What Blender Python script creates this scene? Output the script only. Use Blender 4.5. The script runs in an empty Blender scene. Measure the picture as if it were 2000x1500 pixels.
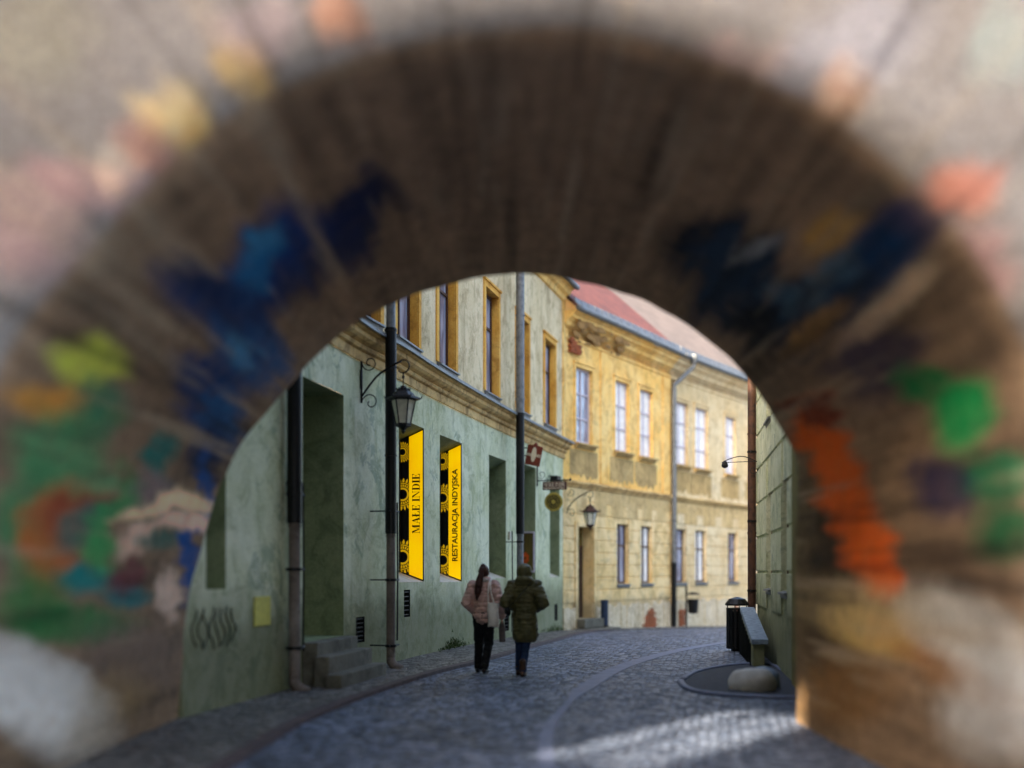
import bpy, bmesh, math, random
from mathutils import Vector, Matrix, noise
random.seed(7)
SC = bpy.context.scene
COL = SC.collection
R = math.radians

# ---------------------------------------------------------------- camera
F = 1944.0; EYE = 1.6; HY = 1115.0        # focal length in px of a 2000 px wide frame, eye height, horizon row
cam = bpy.data.cameras.new('camera'); co = bpy.data.objects.new('camera', cam); COL.objects.link(co)
cam.sensor_width = 36.0; cam.lens = 36.0 * F / 2000.0
cam.shift_y = (HY - 750.0) / 2000.0
cam.clip_start = 0.1; cam.clip_end = 4000.0
co.location = (0, 0, EYE); co.rotation_euler = (R(90), 0, 0)
cam.dof.use_dof = True; cam.dof.focus_distance = 18.8; cam.dof.aperture_fstop = 0.25; cam.dof.aperture_blades = 0
SC.camera = co

# ---------------------------------------------------------------- light
SUN_EL = R(28); UX, UY = 0.65, 0.76       # horizontal direction in which the sunlight travels
world = bpy.data.worlds.new('World'); SC.world = world; world.use_nodes = True
wn = world.node_tree.nodes; wl = world.node_tree.links
bg = wn.get('Background') or wn.new('ShaderNodeBackground')
sky = wn.new('ShaderNodeTexSky'); sky.sky_type = 'NISHITA'; sky.sun_disc = False
sky.sun_elevation = SUN_EL; sky.sun_rotation = math.atan2(-UX, -UY)
sky.air_density = 1.0; sky.dust_density = 6.0; sky.ozone_density = 1.0
wl.new(sky.outputs[0], bg.inputs[0]); bg.inputs[1].default_value = 0.13
sd = bpy.data.lights.new('sun', 'SUN'); sd.energy = 3.6; sd.angle = R(1.0); sd.color = (1.0, 0.88, 0.70)
so = bpy.data.objects.new('sun', sd); COL.objects.link(so); so.location = (-20, -20, 30)
dv = Vector((UX * math.cos(SUN_EL), UY * math.cos(SUN_EL), -math.sin(SUN_EL)))
so.rotation_euler = dv.to_track_quat('-Z', 'Y').to_euler()
SC.view_settings.view_transform = 'Standard'; SC.view_settings.look = 'None'
SC.view_settings.exposure = 2.65; SC.view_settings.gamma = 1.0
SC.view_settings.use_curve_mapping = False

# ---------------------------------------------------------------- colour and material helpers
def lin(c):
    return tuple(((v / 255) / 12.92 if v / 255 <= 0.04045 else ((v / 255 + 0.055) / 1.055) ** 2.4) for v in c)
def C4(c): return (*lin(c), 1.0)

class NT:
    def __init__(s, name):
        s.m = bpy.data.materials.new(name); s.m.use_nodes = True
        s.n = s.m.node_tree.nodes; s.l = s.m.node_tree.links
        s.b = s.n['Principled BSDF']
        s.tc = s.n.new('ShaderNodeTexCoord')
    def node(s, t, **k):
        x = s.n.new(t)
        for a, v in k.items(): setattr(x, a, v)
        return x
    def coord(s, scale=(1, 1, 1), rot=(0, 0, 0), loc=(0, 0, 0)):
        mp = s.node('ShaderNodeMapping'); s.l.new(s.tc.outputs['Object'], mp.inputs[0])
        mp.inputs['Scale'].default_value = scale; mp.inputs['Rotation'].default_value = rot; mp.inputs['Location'].default_value = loc
        return mp.outputs[0]
    def noise(s, sc, det=5, rough=0.6, scale=(1, 1, 1), dist=0.0, loc=(0, 0, 0)):
        n = s.node('ShaderNodeTexNoise'); s.l.new(s.coord(scale, loc=loc), n.inputs['Vector'])
        n.inputs['Scale'].default_value = sc; n.inputs['Detail'].default_value = det
        n.inputs['Roughness'].default_value = rough; n.inputs['Distortion'].default_value = dist
        return n.outputs['Fac']
    def ramp(s, fac, a, b, ca=0.0, cb=1.0):
        r = s.node('ShaderNodeMapRange'); r.interpolation_type = 'SMOOTHSTEP'
        s.l.new(fac, r.inputs[0]); r.inputs[1].default_value = a; r.inputs[2].default_value = b
        r.inputs[3].default_value = ca; r.inputs[4].default_value = cb
        return r.outputs[0]
    def mix(s, fac, a, b, mode='MIX'):
        m = s.node('ShaderNodeMix', data_type='RGBA', blend_type=mode)
        for sock, v in ((m.inputs[0], fac), (m.inputs[6], a), (m.inputs[7], b)):
            if isinstance(v, (int, float)): sock.default_value = v
            elif isinstance(v, tuple): sock.default_value = v if len(v) == 4 else (*v, 1)
            else: s.l.new(v, sock)
        return m.outputs[2]
    def math(s, op, a, b=None):
        m = s.node('ShaderNodeMath', operation=op)
        for i, v in enumerate((a, b)):
            if v is None: continue
            if isinstance(v, (int, float)): m.inputs[i].default_value = v
            else: s.l.new(v, m.inputs[i])
        return m.outputs[0]
    def bump(s, h, strength=0.4, dist=0.02, prev=None):
        b = s.node('ShaderNodeBump'); b.inputs['Strength'].default_value = strength; b.inputs['Distance'].default_value = dist
        s.l.new(h, b.inputs['Height'])
        if prev is not None: s.l.new(prev, b.inputs['Normal'])
        return b.outputs[0]
    def zpos(s):
        x = s.node('ShaderNodeSeparateXYZ'); s.l.new(s.tc.outputs['Object'], x.inputs[0]); return x.outputs[2]
    def done(s, col=None, rough=0.8, normal=None, metal=0.0, spec=0.3):
        if col is not None:
            if isinstance(col, tuple): s.b.inputs['Base Color'].default_value = col if len(col) == 4 else (*col, 1)
            else: s.l.new(col, s.b.inputs['Base Color'])
        if isinstance(rough, (int, float)): s.b.inputs['Roughness'].default_value = rough
        else: s.l.new(rough, s.b.inputs['Roughness'])
        s.b.inputs['Metallic'].default_value = metal
        s.b.inputs['Specular IOR Level'].default_value = spec
        if normal is not None: s.l.new(normal, s.b.inputs['Normal'])
        return s.m

def plaster(name, base, light, dark, streak=0.5, dirt_z=None, moss=None, spots=0.0, sc=1.0, spotcol=(120, 100, 70)):
    t = NT(name)
    big = t.ramp(t.noise(0.55 * sc, 5, 0.65, dist=0.6), 0.35, 0.68)
    c = t.mix(big, C4(base), C4(light))
    mid = t.ramp(t.noise(2.3 * sc, 7, 0.7, dist=0.8), 0.46, 0.66)
    c = t.mix(t.math('MULTIPLY', mid, 0.58), c, C4(dark))
    st = t.ramp(t.noise(3.5 * sc, 6, 0.65, scale=(1, 1, 0.13)), 0.50, 0.74)
    c = t.mix(t.math('MULTIPLY', st, streak), c, C4(dark))
    fine = t.noise(26, 4, 0.7)
    c = t.mix(0.16, c, t.ramp(fine, 0.3, 0.7, 0.2, 1.0), 'OVERLAY')
    if spots:
        sp = t.ramp(t.noise(1.1, 8, 0.75, dist=1.5, loc=(3, 7, 1)), 0.56, 0.60)
        c = t.mix(t.math('MULTIPLY', sp, spots), c, C4(spotcol))
    if dirt_z is not None:
        z = t.zpos(); wob = t.math('MULTIPLY', t.noise(1.7, 4, 0.7), 0.9)
        d = t.ramp(t.math('SUBTRACT', z, wob), dirt_z[0], dirt_z[1], 1.0, 0.0)
        c = t.mix(t.math('MULTIPLY', d, 0.75), c, C4(moss or dark))
    cr = t.node('ShaderNodeTexVoronoi', feature='DISTANCE_TO_EDGE'); t.l.new(t.coord((1, 1, .7)), cr.inputs['Vector']); cr.inputs['Scale'].default_value = 1.4
    gate = t.ramp(t.noise(0.9, 3, .6, loc=(5, 1, 2)), .5, .6)
    c = t.mix(t.math('MULTIPLY', t.ramp(cr.outputs['Distance'], 0.0, 0.009, 0.35, 0.0), gate), c, C4(tuple(int(v * .55) for v in dark)))
    h = t.math('ADD', t.math('MULTIPLY', fine, 0.25), t.noise(6, 6, 0.7))
    return t.done(c, 0.88, t.bump(h, 0.55, 0.03))

def metal(name, c, rough=0.45, met=0.6, c2=None):
    t = NT(name); n = t.noise(9, 5, 0.65)
    cc = t.mix(t.ramp(n, 0.4, 0.7), C4(c), C4(c2 or tuple(int(v * 0.7) for v in c)))
    return t.done(cc, rough, t.bump(t.noise(40, 3, 0.6), 0.15, 0.004), met, 0.4)
def plain(name, c, rough=0.7, var=0.25, sc=14, spec=0.3):
    t = NT(name); n = t.noise(sc, 5, 0.65)
    cc = t.mix(t.ramp(n, 0.35, 0.7), C4(c), C4(tuple(int(v * (1 - var)) for v in c)))
    return t.done(cc, rough, t.bump(n, 0.25, 0.008), 0, spec)
def glassy(name, c, c2, rough=0.06, sc=2.0):
    t = NT(name); n = t.ramp(t.noise(sc, 3, 0.5, scale=(1, 1, 0.4), dist=1.0), 0.4, 0.6)
    t.b.inputs['Coat Weight'].default_value = 0.6; t.b.inputs['Coat Roughness'].default_value = 0.03
    return t.done(t.mix(n, C4(c), C4(c2)), rough, None, 0, 0.8)
def glow(name, c, c2, e, sc=2.2):
    t = NT(name); n = t.ramp(t.noise(sc, 3, 0.5, scale=(1, 1, 0.7)), 0.35, 0.7)
    cc = t.mix(n, C4(c), C4(c2)); t.l.new(cc, t.b.inputs['Emission Color']); t.b.inputs['Emission Strength'].default_value = e
    return t.done(cc, 0.4)

# ---------------------------------------------------------------- mesh builder
class MB:
    def __init__(s): s.v = []; s.f = []; s.mi = []
    def add(s, vs, fs, mi=0):
        o = len(s.v); s.v += [tuple(p) for p in vs]; s.f += [tuple(i + o for i in f) for f in fs]; s.mi += [mi] * len(fs)
    def quad(s, a, b, c, d, mi=0): s.add([a, b, c, d], [(0, 1, 2, 3)], mi)
    def box(s, c, size, rz=0, mi=0, M=None):
        x, y, z = (v / 2 for v in size)
        P = [(-x, -y, -z), (x, -y, -z), (x, y, -z), (-x, y, -z), (-x, -y, z), (x, -y, z), (x, y, z), (-x, y, z)]
        T = M if M is not None else Matrix.Translation(Vector(c)) @ Matrix.Rotation(rz, 4, 'Z')
        s.add([T @ Vector(p) for p in P], [(0, 3, 2, 1), (4, 5, 6, 7), (0, 1, 5, 4), (1, 2, 6, 5), (2, 3, 7, 6), (3, 0, 4, 7)], mi)
    def hexa(s, P, mi=0):
        s.add(P, [(0, 3, 2, 1), (4, 5, 6, 7), (0, 1, 5, 4), (1, 2, 6, 5), (2, 3, 7, 6), (3, 0, 4, 7)], mi)
    def tube(s, pts, r, n=10, mi=0, cap=True, flat=None):
        pts = [Vector(p) for p in pts]; rs = r if isinstance(r, (list, tuple)) else [r] * len(pts)
        vs = []; fs = []; up = None
        for i, p in enumerate(pts):
            t = (pts[min(i + 1, len(pts) - 1)] - pts[max(i - 1, 0)]).normalized()
            if up is None: up = Vector((0, 0, 1)) if abs(t.z) < 0.9 else Vector((0, 1, 0))
            a = t.cross(up)
            if a.length < 1e-4: a = t.cross(Vector((1, 0, 0)))
            a.normalize(); b = a.cross(t).normalized(); up = b
            for k in range(n):
                w = 2 * math.pi * k / n; q = flat or 1.0
                vs.append(p + a * math.cos(w) * rs[i] + b * math.sin(w) * rs[i] * q)
        for i in range(len(pts) - 1):
            for k in range(n):
                fs.append((i * n + k, i * n + (k + 1) % n, (i + 1) * n + (k + 1) % n, (i + 1) * n + k))
        if cap:
            fs.append(tuple(range(n - 1, -1, -1))); fs.append(tuple((len(pts) - 1) * n + k for k in range(n)))
        s.add(vs, fs, mi)
    def lathe(s, prof, c=(0, 0, 0), n=16, mi=0, M=None, rot0=0.0):
        vs = []; fs = []; c = Vector(c)
        for (r, z) in prof:
            for k in range(n):
                w = 2 * math.pi * k / n + rot0; p = Vector((r * math.cos(w), r * math.sin(w), z))
                vs.append((M @ p) if M is not None else c + p)
        for i in range(len(prof) - 1):
            for k in range(n): fs.append((i * n + k, i * n + (k + 1) % n, (i + 1) * n + (k + 1) % n, (i + 1) * n + k))
        fs.append(tuple(range(n - 1, -1, -1))); fs.append(tuple((len(prof) - 1) * n + k for k in range(n)))
        s.add(vs, fs, mi)
    def build(s, name, mats, parent=None, smooth=False, bevel=0.0, merge=False):
        me = bpy.data.meshes.new(name); me.from_pydata(s.v, [], s.f); me.update()
        if not isinstance(mats, (list, tuple)): mats = [mats]
        for m in mats: me.materials.append(m)
        for p, i in zip(me.polygons, s.mi): p.material_index = i; p.use_smooth = smooth
        if merge:
            b = bmesh.new(); b.from_mesh(me); bmesh.ops.remove_doubles(b, verts=b.verts, dist=1e-4)
            bmesh.ops.recalc_face_normals(b, faces=b.faces); b.to_mesh(me); b.free()
        o = bpy.data.objects.new(name, me); COL.objects.link(o)
        if parent is not None: o.parent = parent; o.matrix_parent_inverse = parent.matrix_basis.inverted()
        if bevel:
            bv = o.modifiers.new('bevel', 'BEVEL'); bv.width = bevel; bv.segments = 2; bv.limit_method = 'ANGLE'
        return o

def tag(o, label, cat, group=None, kind=None):
    if label: o['label'] = label
    if cat: o['category'] = cat
    if group: o['group'] = group
    if kind: o['kind'] = kind
    return o
def struct(o): o['kind'] = 'structure'; return o
def thing(name, label, cat, loc=(0, 0, 0), group=None):
    o = bpy.data.objects.new(name, None); COL.objects.link(o); o.location = loc; o.empty_display_size = 0.2
    return tag(o, label, cat, group)
def copy_tree(o, parent=None):
    c = o.copy(); COL.objects.link(c); c.parent = parent
    for ch in list(o.children): copy_tree(ch, c)
    return c

# ---------------------------------------------------------------- ground height, walls in plan
def gz(y):
    if y < 17: return 0.0
    return -0.00125 * (min(y, 44.0) - 17) ** 2
def catmull(P, step=0.1):
    P = [Vector(p) for p in P]; Q = [2 * P[0] - P[1]] + P + [2 * P[-1] - P[-2]]; out = []
    for i in range(1, len(Q) - 2):
        n = max(2, int((Q[i + 1] - Q[i]).length / step))
        for k in range(n):
            t = k / n; a, b, c, d = Q[i - 1], Q[i], Q[i + 1], Q[i + 2]
            out.append(0.5 * ((2 * b) + (c - a) * t + (2 * a - 5 * b + 4 * c - d) * t * t + (3 * b - a - 3 * c + d) * t ** 3))
    out.append(P[-1]); return out

class Wall:
    """a facade that follows a curve in plan; out = distance in front of it"""
    def __init__(s, pts, side=1):
        s.p = catmull(pts); s.side = side; s.s = [0.0]
        for a, b in zip(s.p, s.p[1:]): s.s.append(s.s[-1] + (b - a).length)
        s.L = s.s[-1]
    def loc(s, u):
        u = min(max(u, 0), s.L - 1e-6); lo, hi = 0, len(s.s) - 1
        while hi - lo > 1:
            m = (lo + hi) // 2
            if s.s[m] <= u: lo = m
            else: hi = m
        t = (u - s.s[lo]) / max(1e-9, s.s[hi] - s.s[lo]); return lo, t
    def P(s, u, z, out=0.0):
        i, t = s.loc(u); q = s.p[i].lerp(s.p[i + 1], t)
        a = s.p[max(0, i - 3)]; b = s.p[min(len(s.p) - 1, i + 4)]; d = (b - a).normalized()
        n = Vector((d.y, -d.x)) * s.side
        e = 0.0
        if u < 0: q = q + d * u
        if u > s.L: q = q + d * (u - s.L)
        return Vector((q.x + n.x * out, q.y + n.y * out, z))
    def ang(s, u):
        a = s.P(max(0, u - .1), 0); b = s.P(min(s.L, u + .1), 0); return math.atan2(b.y - a.y, b.x - a.x)
    def nrm(s, u): return (s.P(u, 0, 1) - s.P(u, 0, 0))
    def u(s, px):
        k = (px - 1000.0) / F
        for i in range(len(s.p) - 1):
            a, b = s.p[i], s.p[i + 1]; fa = a.x - k * a.y; fb = b.x - k * b.y
            if fa * fb <= 0 and fa != fb: return s.s[i] + (s.s[i + 1] - s.s[i]) * fa / (fa - fb)
        a, b = s.p[0], s.p[-1]
        return 0.0 if abs(a.x - k * a.y) < abs(b.x - k * b.y) else s.L
    def z(s, px, py): return EYE + (HY - py) * s.P(s.u(px), 0).y / F
    def rect(s, x0, x1, yt, yb, xr=None):
        """opening from its left and right columns and the rows of its top and bottom, both read at column xr"""
        xr = x0 if xr is None else xr
        return dict(u0=s.u(x0), u1=s.u(x1), z1=s.z(xr, yt), z0=s.z(xr, yb))

def facade(mb, W, z0, z1, ops, u0=0.0, u1=None, step=0.4, gap_courses=None, ub=(), zb=()):
    u1 = W.L if u1 is None else u1
    us = {round(u0, 4), round(u1, 4)}
    k = u0
    while k < u1: us.add(round(k, 4)); k += step
    zs = {z0, z1}
    for o in ops:
        us |= {round(o['u0'], 4), round(o['u1'], 4)}; zs |= {o['z0'], o['z1']}
    us = sorted(a for a in us if u0 <= a <= u1); zs = sorted(a for a in zs if z0 <= a <= z1)
    for a, b in zip(us, us[1:]):
        if b - a < 1e-3: continue
        for c, d in zip(zs, zs[1:]):
            m, n = (a + b) / 2, (c + d) / 2
            if any(o['u0'] < m < o['u1'] and o['z0'] < n < o['z1'] for o in ops): continue
            mb.quad(W.P(a, c), W.P(b, c), W.P(b, d), W.P(a, d))
    for o in ops:
        a, b, c, d = o['u0'], o['u1'], o['z0'], o['z1']; t = o.get('depth', .2); dr = o.get('drop', 0); ra = o.get('raise', 0); mi = o.get('mi', 0)
        P = lambda u, z, out: W.P(u, z, out)
        mb.quad(P(b, c, 0), P(b, c + ra, -t), P(b, d - dr, -t), P(b, d, 0), mi)
        mb.quad(P(a, c + ra, -t), P(a, c, 0), P(a, d, 0), P(a, d - dr, -t), mi)
        mb.quad(P(a, d, 0), P(b, d, 0), P(b, d - dr, -t), P(a, d - dr, -t), o.get('smi', mi))
        mb.quad(P(a, c, 0), P(a, c + ra, -t), P(b, c + ra, -t), P(b, c, 0), o.get('smi2', mi))
        if o.get('back', True): mb.quad(P(a, c + ra, -t), P(b, c + ra, -t), P(b, d - dr, -t), P(a, d - dr, -t), mi)

def sweep(mb, W, prof, u0, u1, step=0.3, mi=0, caps=True):
    n = max(1, int((u1 - u0) / step)); us = [u0 + (u1 - u0) * i / n for i in range(n + 1)]; m = len(prof)
    vs = [W.P(u, z, o) for u in us for (o, z) in prof]; fs = []
    for i in range(n):
        for j in range(m): fs.append((i * m + j, (i + 1) * m + j, (i + 1) * m + (j + 1) % m, i * m + (j + 1) % m))
    if caps: fs.append(tuple(range(m - 1, -1, -1))); fs.append(tuple(n * m + j for j in range(m)))
    mb.add(vs, fs, mi)
def wbox(mb, W, u0, u1, z0, z1, o0, o1, mi=0):
    mb.hexa([W.P(u0, z0, o1), W.P(u1, z0, o1), W.P(u1, z0, o0), W.P(u0, z0, o0), W.P(u0, z1, o1), W.P(u1, z1, o1), W.P(u1, z1, o0), W.P(u0, z1, o0)], mi)

# ---------------------------------------------------------------- materials
M = {}
M['green'] = plaster('green_plaster', (200, 202, 160), (222, 222, 190), (142, 150, 108), 0.55, (0.2, 1.3), (84, 86, 52), 0.5, 1.0, (110, 132, 108))
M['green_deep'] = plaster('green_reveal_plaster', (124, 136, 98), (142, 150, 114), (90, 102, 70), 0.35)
M['greige'] = plaster('greige_plaster', (216, 194, 150), (234, 214, 174), (140, 116, 74), 0.6)
M['ochre'] = plaster('ochre_paint', (222, 160, 62), (234, 182, 90), (160, 100, 32), 0.5)
M['tan'] = plaster('tan_moulding', (206, 166, 104), (224, 190, 130), (96, 70, 40), 0.8)
M['yellow'] = plaster('yellow_plaster', (250, 196, 104), (252, 214, 138), (196, 142, 72), 0.55, None, None, 0.4, 1.0, (168, 140, 88))
M['yellowlow'] = plaster('pale_yellow_plaster', (240, 202, 134), (246, 216, 160), (180, 144, 86), 0.5, (-0.1, 0.5), (150, 136, 106), 0.35, 1.0, (164, 148, 112))
M['weather'] = plaster('weathered_render', (178, 148, 94), (206, 172, 112), (126, 102, 60), 0.7, None, None, 0.5, 1.6, (180, 156, 106))
M['beige'] = plaster('beige_plaster', (224, 194, 142), (232, 210, 166), (178, 148, 102), 0.5, None, None, 0.3, 1.0, (160, 140, 110))
M['stone'] = plaster('plinth_stone', (206, 188, 154), (224, 208, 178), (146, 124, 90), 0.5, None, None, 0.5, 2.2, (140, 122, 96))
M['step'] = plaster('step_stone', (98, 94, 82), (120, 116, 104), (58, 56, 46), 0.5)
M['frieze'] = plaster('stained_frieze_render', (204, 172, 114), (220, 190, 136), (150, 122, 76), .7, None, None, .4, 1.4, (170, 142, 92))
M['zinc'] = metal('zinc_sheet', (120, 122, 122), 0.5, 0.3, (88, 90, 92))
M['iron'] = metal('black_iron', (22, 22, 24), 0.45, 0.4, (12, 12, 13))
M['rusty'] = metal('rusty_iron', (82, 54, 40), 0.7, 0.2, (46, 32, 28))
M['pipe_low'] = plaster('grey_brown_pipe', (112, 100, 92), (134, 124, 116), (70, 60, 54), 0.5)
M['brown'] = plain('brown_wood', (84, 52, 34), 0.6)
M['door'] = plain('dark_door_wood', (76, 56, 42), 0.6, 0.4)
M['lilac'] = plain('lilac_white_paint', (206, 196, 204), 0.6, 0.1)
M['pane'] = glassy('window_pane', (176, 184, 206), (120, 126, 150))
M['pane_white'] = plain('sky_white_pane', (255, 253, 248), .25, .10, 5, .5)  # white base colour stands in for sky reflected in the panes
M['pane_dark'] = glassy('dark_pane', (52, 54, 56), (92, 98, 104))
M['yellow_glow'] = glow('lit_yellow_film', (252, 200, 0), (244, 182, 2), 0.13)
M['mandala'] = glow('yellow_print', (230, 180, 20), (214, 164, 16), 0.08)
M['black'] = plain('black_film', (20, 20, 20), 0.35, 0.2)
M['ink'] = plain('black_lettering', (30, 26, 14), 0.5, 0.1)
M['signred'] = plain('brick_red_sign', (122, 52, 36), 0.5, 0.15)
M['maroon'] = plain('maroon_board', (74, 36, 28), 0.5, 0.15)
M['cream'] = plain('cream_lettering', (222, 206, 178), 0.6, 0.05)
M['olivegold'] = plain('olive_gold_disc', (168, 150, 66), 0.45, 0.15)
M['milk'] = plain('milky_lantern_glass', (226, 222, 200), 0.25, 0.1)
M['orange'] = plain('orange_poster', (224, 96, 30), 0.6, 0.2)
M['olivepane'] = glassy('olive_glass', (112, 96, 44), (84, 72, 36))
M['sillw'] = plaster('pale_sill', (196, 186, 168), (212, 204, 188), (150, 138, 118), 0.3)
M['yplate'] = plain('yellow_plate', (206, 196, 88), 0.5, 0.1)
M['binblue'] = plain('dark_blue_bin', (40, 54, 78), 0.5, 0.2)
M['bluegrey'] = plain('blue_grey_coping', (134, 150, 166), 0.6, 0.2)

def tile_mat(name, a, b, dark):
    t = NT(name); br = t.node('ShaderNodeTexBrick'); t.l.new(t.tc.outputs['UV'], br.inputs[0])
    br.inputs['Color1'].default_value = C4(a); br.inputs['Color2'].default_value = C4(b); br.inputs['Mortar'].default_value = C4(dark)
    br.inputs['Scale'].default_value = 1.0; br.inputs['Mortar Size'].default_value = 0.012
    br.inputs['Brick Width'].default_value = 0.2; br.inputs['Row Height'].default_value = 0.26
    c = t.mix(t.ramp(t.noise(1.2, 5, .7), .4, .7), br.outputs['Color'], C4(dark)); c = t.mix(0.55, br.outputs['Color'], c)
    return t.done(c, 0.75, t.bump(br.outputs['Fac'], -0.6, 0.03))
M['tile'] = tile_mat('red_roof_tiles', (112, 62, 50), (94, 50, 42), (56, 32, 27))
M['tile_grey'] = tile_mat('grey_roof_sheet', (116, 102, 94), (102, 90, 82), (74, 66, 60))

def cobble(name, a, b, joint, sc, flat=0.0):
    t = NT(name)
    wob = t.node('ShaderNodeTexNoise'); t.l.new(t.coord(), wob.inputs[0]); wob.inputs['Scale'].default_value = 3.0
    mixv = t.node('ShaderNodeVectorMath', operation='MULTIPLY_ADD'); t.l.new(wob.outputs['Color'], mixv.inputs[0])
    mixv.inputs[1].default_value = (0.12, 0.12, 0); t.l.new(t.coord((1, 0.85, 0), (0, 0, 0.25)), mixv.inputs[2])
    v1 = t.node('ShaderNodeTexVoronoi', feature='DISTANCE_TO_EDGE'); v2 = t.node('ShaderNodeTexVoronoi', feature='F1')
    for v in (v1, v2):
        t.l.new(mixv.outputs[0], v.inputs['Vector']); v.inputs['Scale'].default_value = sc; v.inputs['Randomness'].default_value = 0.55
    edge = t.ramp(v1.outputs['Distance'], 0.02, 0.16)
    sepc = t.node('ShaderNodeSeparateColor'); t.l.new(v2.outputs['Color'], sepc.inputs[0])
    c = t.mix(t.ramp(sepc.outputs[0], 0.1, 0.9), C4(a), C4(b))
    c = t.mix(t.math('MULTIPLY', t.ramp(t.noise(0.7, 5, 0.7), 0.4, 0.65), 0.5), c, C4(joint))
    c = t.mix(t.math('MULTIPLY', t.ramp(t.noise(45, 3, 0.7), 0.4, 0.7), 0.3), c, C4(joint))
    c = t.mix(edge, C4(joint), c)
    h = t.math('ADD', edge, t.math('MULTIPLY', sepc.outputs[1], 0.35))
    h = t.math('ADD', h, t.math('MULTIPLY', t.noise(30, 4, 0.7), 0.2))
    return t.done(c, t.ramp(sepc.outputs[2], 0, 1, 0.42, 0.7), t.bump(h, 0.9, 0.02 * (1 - flat)), 0, 0.5)
M['setts'] = cobble('granite_setts', (84, 96, 118), (138, 148, 172), (40, 44, 54), 8.0)
M['setts_fine'] = cobble('fine_setts', (86, 98, 120), (136, 146, 166), (44, 50, 66), 10.0)
M['walk'] = cobble('pavement_cobbles', (110, 106, 102), (138, 132, 126), (62, 56, 52), 8.0)
M['kerb'] = plain('worn_kerb_stone', (96, 82, 82), 0.7, 0.3, 8)
M['slab'] = plain('smooth_slab', (108, 116, 142), 0.55, 0.2, 4, 0.5)
M['asphalt'] = plain('dark_asphalt', (66, 68, 76), 0.8, 0.3, 20)

# ---------------------------------------------------------------- ground
def strip(pts, width_or_right, dz, mat, name, thick=0.0):
    """a paved strip that follows the ground: left and right edges are both lists of (x, y)"""
    mb = MB(); L = catmull(pts, 0.3); Rr = catmull(width_or_right, 0.3); n = 80
    def at(A, t):
        i = t * (len(A) - 1); k = min(int(i), len(A) - 2); return A[k].lerp(A[k + 1], i - k)
    for i in range(n):
        a, b, c, d = at(L, i / n), at(L, (i + 1) / n), at(Rr, (i + 1) / n), at(Rr, i / n)
        P = [Vector((p.x, p.y, gz(p.y) + dz)) for p in (a, b, c, d)]
        mb.quad(P[0], P[3], P[2], P[1])
        if thick:
            for p, q in ((0, 1), (2, 3)):
                mb.quad(P[p], P[q], P[q] - Vector((0, 0, thick)), P[p] - Vector((0, 0, thick)))
    return struct(mb.build(name, mat, merge=True))
def build_ground():
    mb = MB()
    ys = [-600, -60, -30, -10, -5] + [i * 0.5 for i in range(0, 34)] + [17 + i * 0.75 for i in range(0, 37)] + [60, 120, 900]
    xs = [-700, -60, -20, -8, -4, 0, 4, 8, 14, 22, 60, 700]
    for y0, y1 in zip(ys, ys[1:]):
        for x0, x1 in zip(xs, xs[1:]):
            mb.quad((x0, y0, gz(y0)), (x1, y0, gz(y0)), (x1, y1, gz(y1)), (x0, y1, gz(y1)))
    struct(mb.build('ground', M['setts'], merge=True, smooth=True))
build_ground()
KERB = [(-2.35, 4.0), (-2.28, 8.5), (-2.09, 11.3), (-1.28, 15.1), (-0.42, 17.8), (1.0, 23.2), (2.1, 28.0), (3.4, 30.6)]
def off(P, d): return [(x + d, y) for x, y in P]
strip([(-5.5, 4.0), (-5.0, 8.5), (-4.4, 11.3), (-3.6, 15.1), (-3.0, 17.8), (-1.4, 23.2), (0.2, 28.0), (0.4, 30.6)], off(KERB, -0.11), 0.045, M['walk'], 'pavement', 0.2)
strip(off(KERB, -0.115), off(KERB, 0.03), 0.055, M['kerb'], 'kerb', 0.2)
BAND = [(0.0, 5.0), (0.05, 8.3), (0.15, 10.2), (0.5, 12.4), (0.8, 13.5), (1.75, 16.8), (3.55, 20.8), (5.6, 24.2), (8.6, 29)]
def offn(P, d):
    o = []
    for i, p in enumerate(P):
        a = Vector(P[max(0, i - 1)]); b = Vector(P[min(len(P) - 1, i + 1)]); t = (b - a).normalized(); o.append((p[0] + t.y * d, p[1] - t.x * d))
    return o
strip([(x + d, y) for (x, y), d in zip(offn(BAND, .3), (-.14, -.14, -.13, -.10, -.24, -.3, -.3, -.28, -.28))], offn(BAND, 0.30), 0.012, M['slab'], 'slab_band', 0.1)
strip(offn(BAND, 0.305), [(3.3, 5.0), (3.3, 8.3), (3.4, 10.2), (3.6, 12.4), (3.9, 13.5), (4.6, 16.8), (6.5, 20.8), (8.6, 24.2), (12, 29)], 0.006, M['setts_fine'], 'road', 0.0)
YK = [(2.6, 29.4), (4.2, 31.2), (6.7, 34.6), (9.6, 38.6), (13, 43)]
strip([(1.6, 30.2), (3.1, 32.4), (5.6, 35.9), (8.5, 40), (11.6, 44.6)], YK, 0.04, M['walk'], 'far_pavement', 0.15)
# dark asphalt apron with a kerb ring on the right, just beyond the gate
ap = MB(); pr = [(2.42, 14.3), (2.36, 13.5), (2.5, 12.9), (2.95, 12.55), (3.7, 12.4), (4.1, 13.2), (4.3, 15.6), (4.3, 16.9), (3.6, 16.6), (2.9, 15.6)]
prc = catmull([Vector(p) for p in pr + pr[:1]], 0.15)[:-1]
ap.add([(p.x, p.y, 0.02) for p in prc], [tuple(range(len(prc)))]); struct(ap.build('asphalt_apron', M['asphalt']))
ak = MB(); ak.tube([(p.x, p.y, 0.02) for p in prc], 0.05, 8, flat=0.6); struct(ak.build('apron_kerb', M['slab'], smooth=True))

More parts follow.
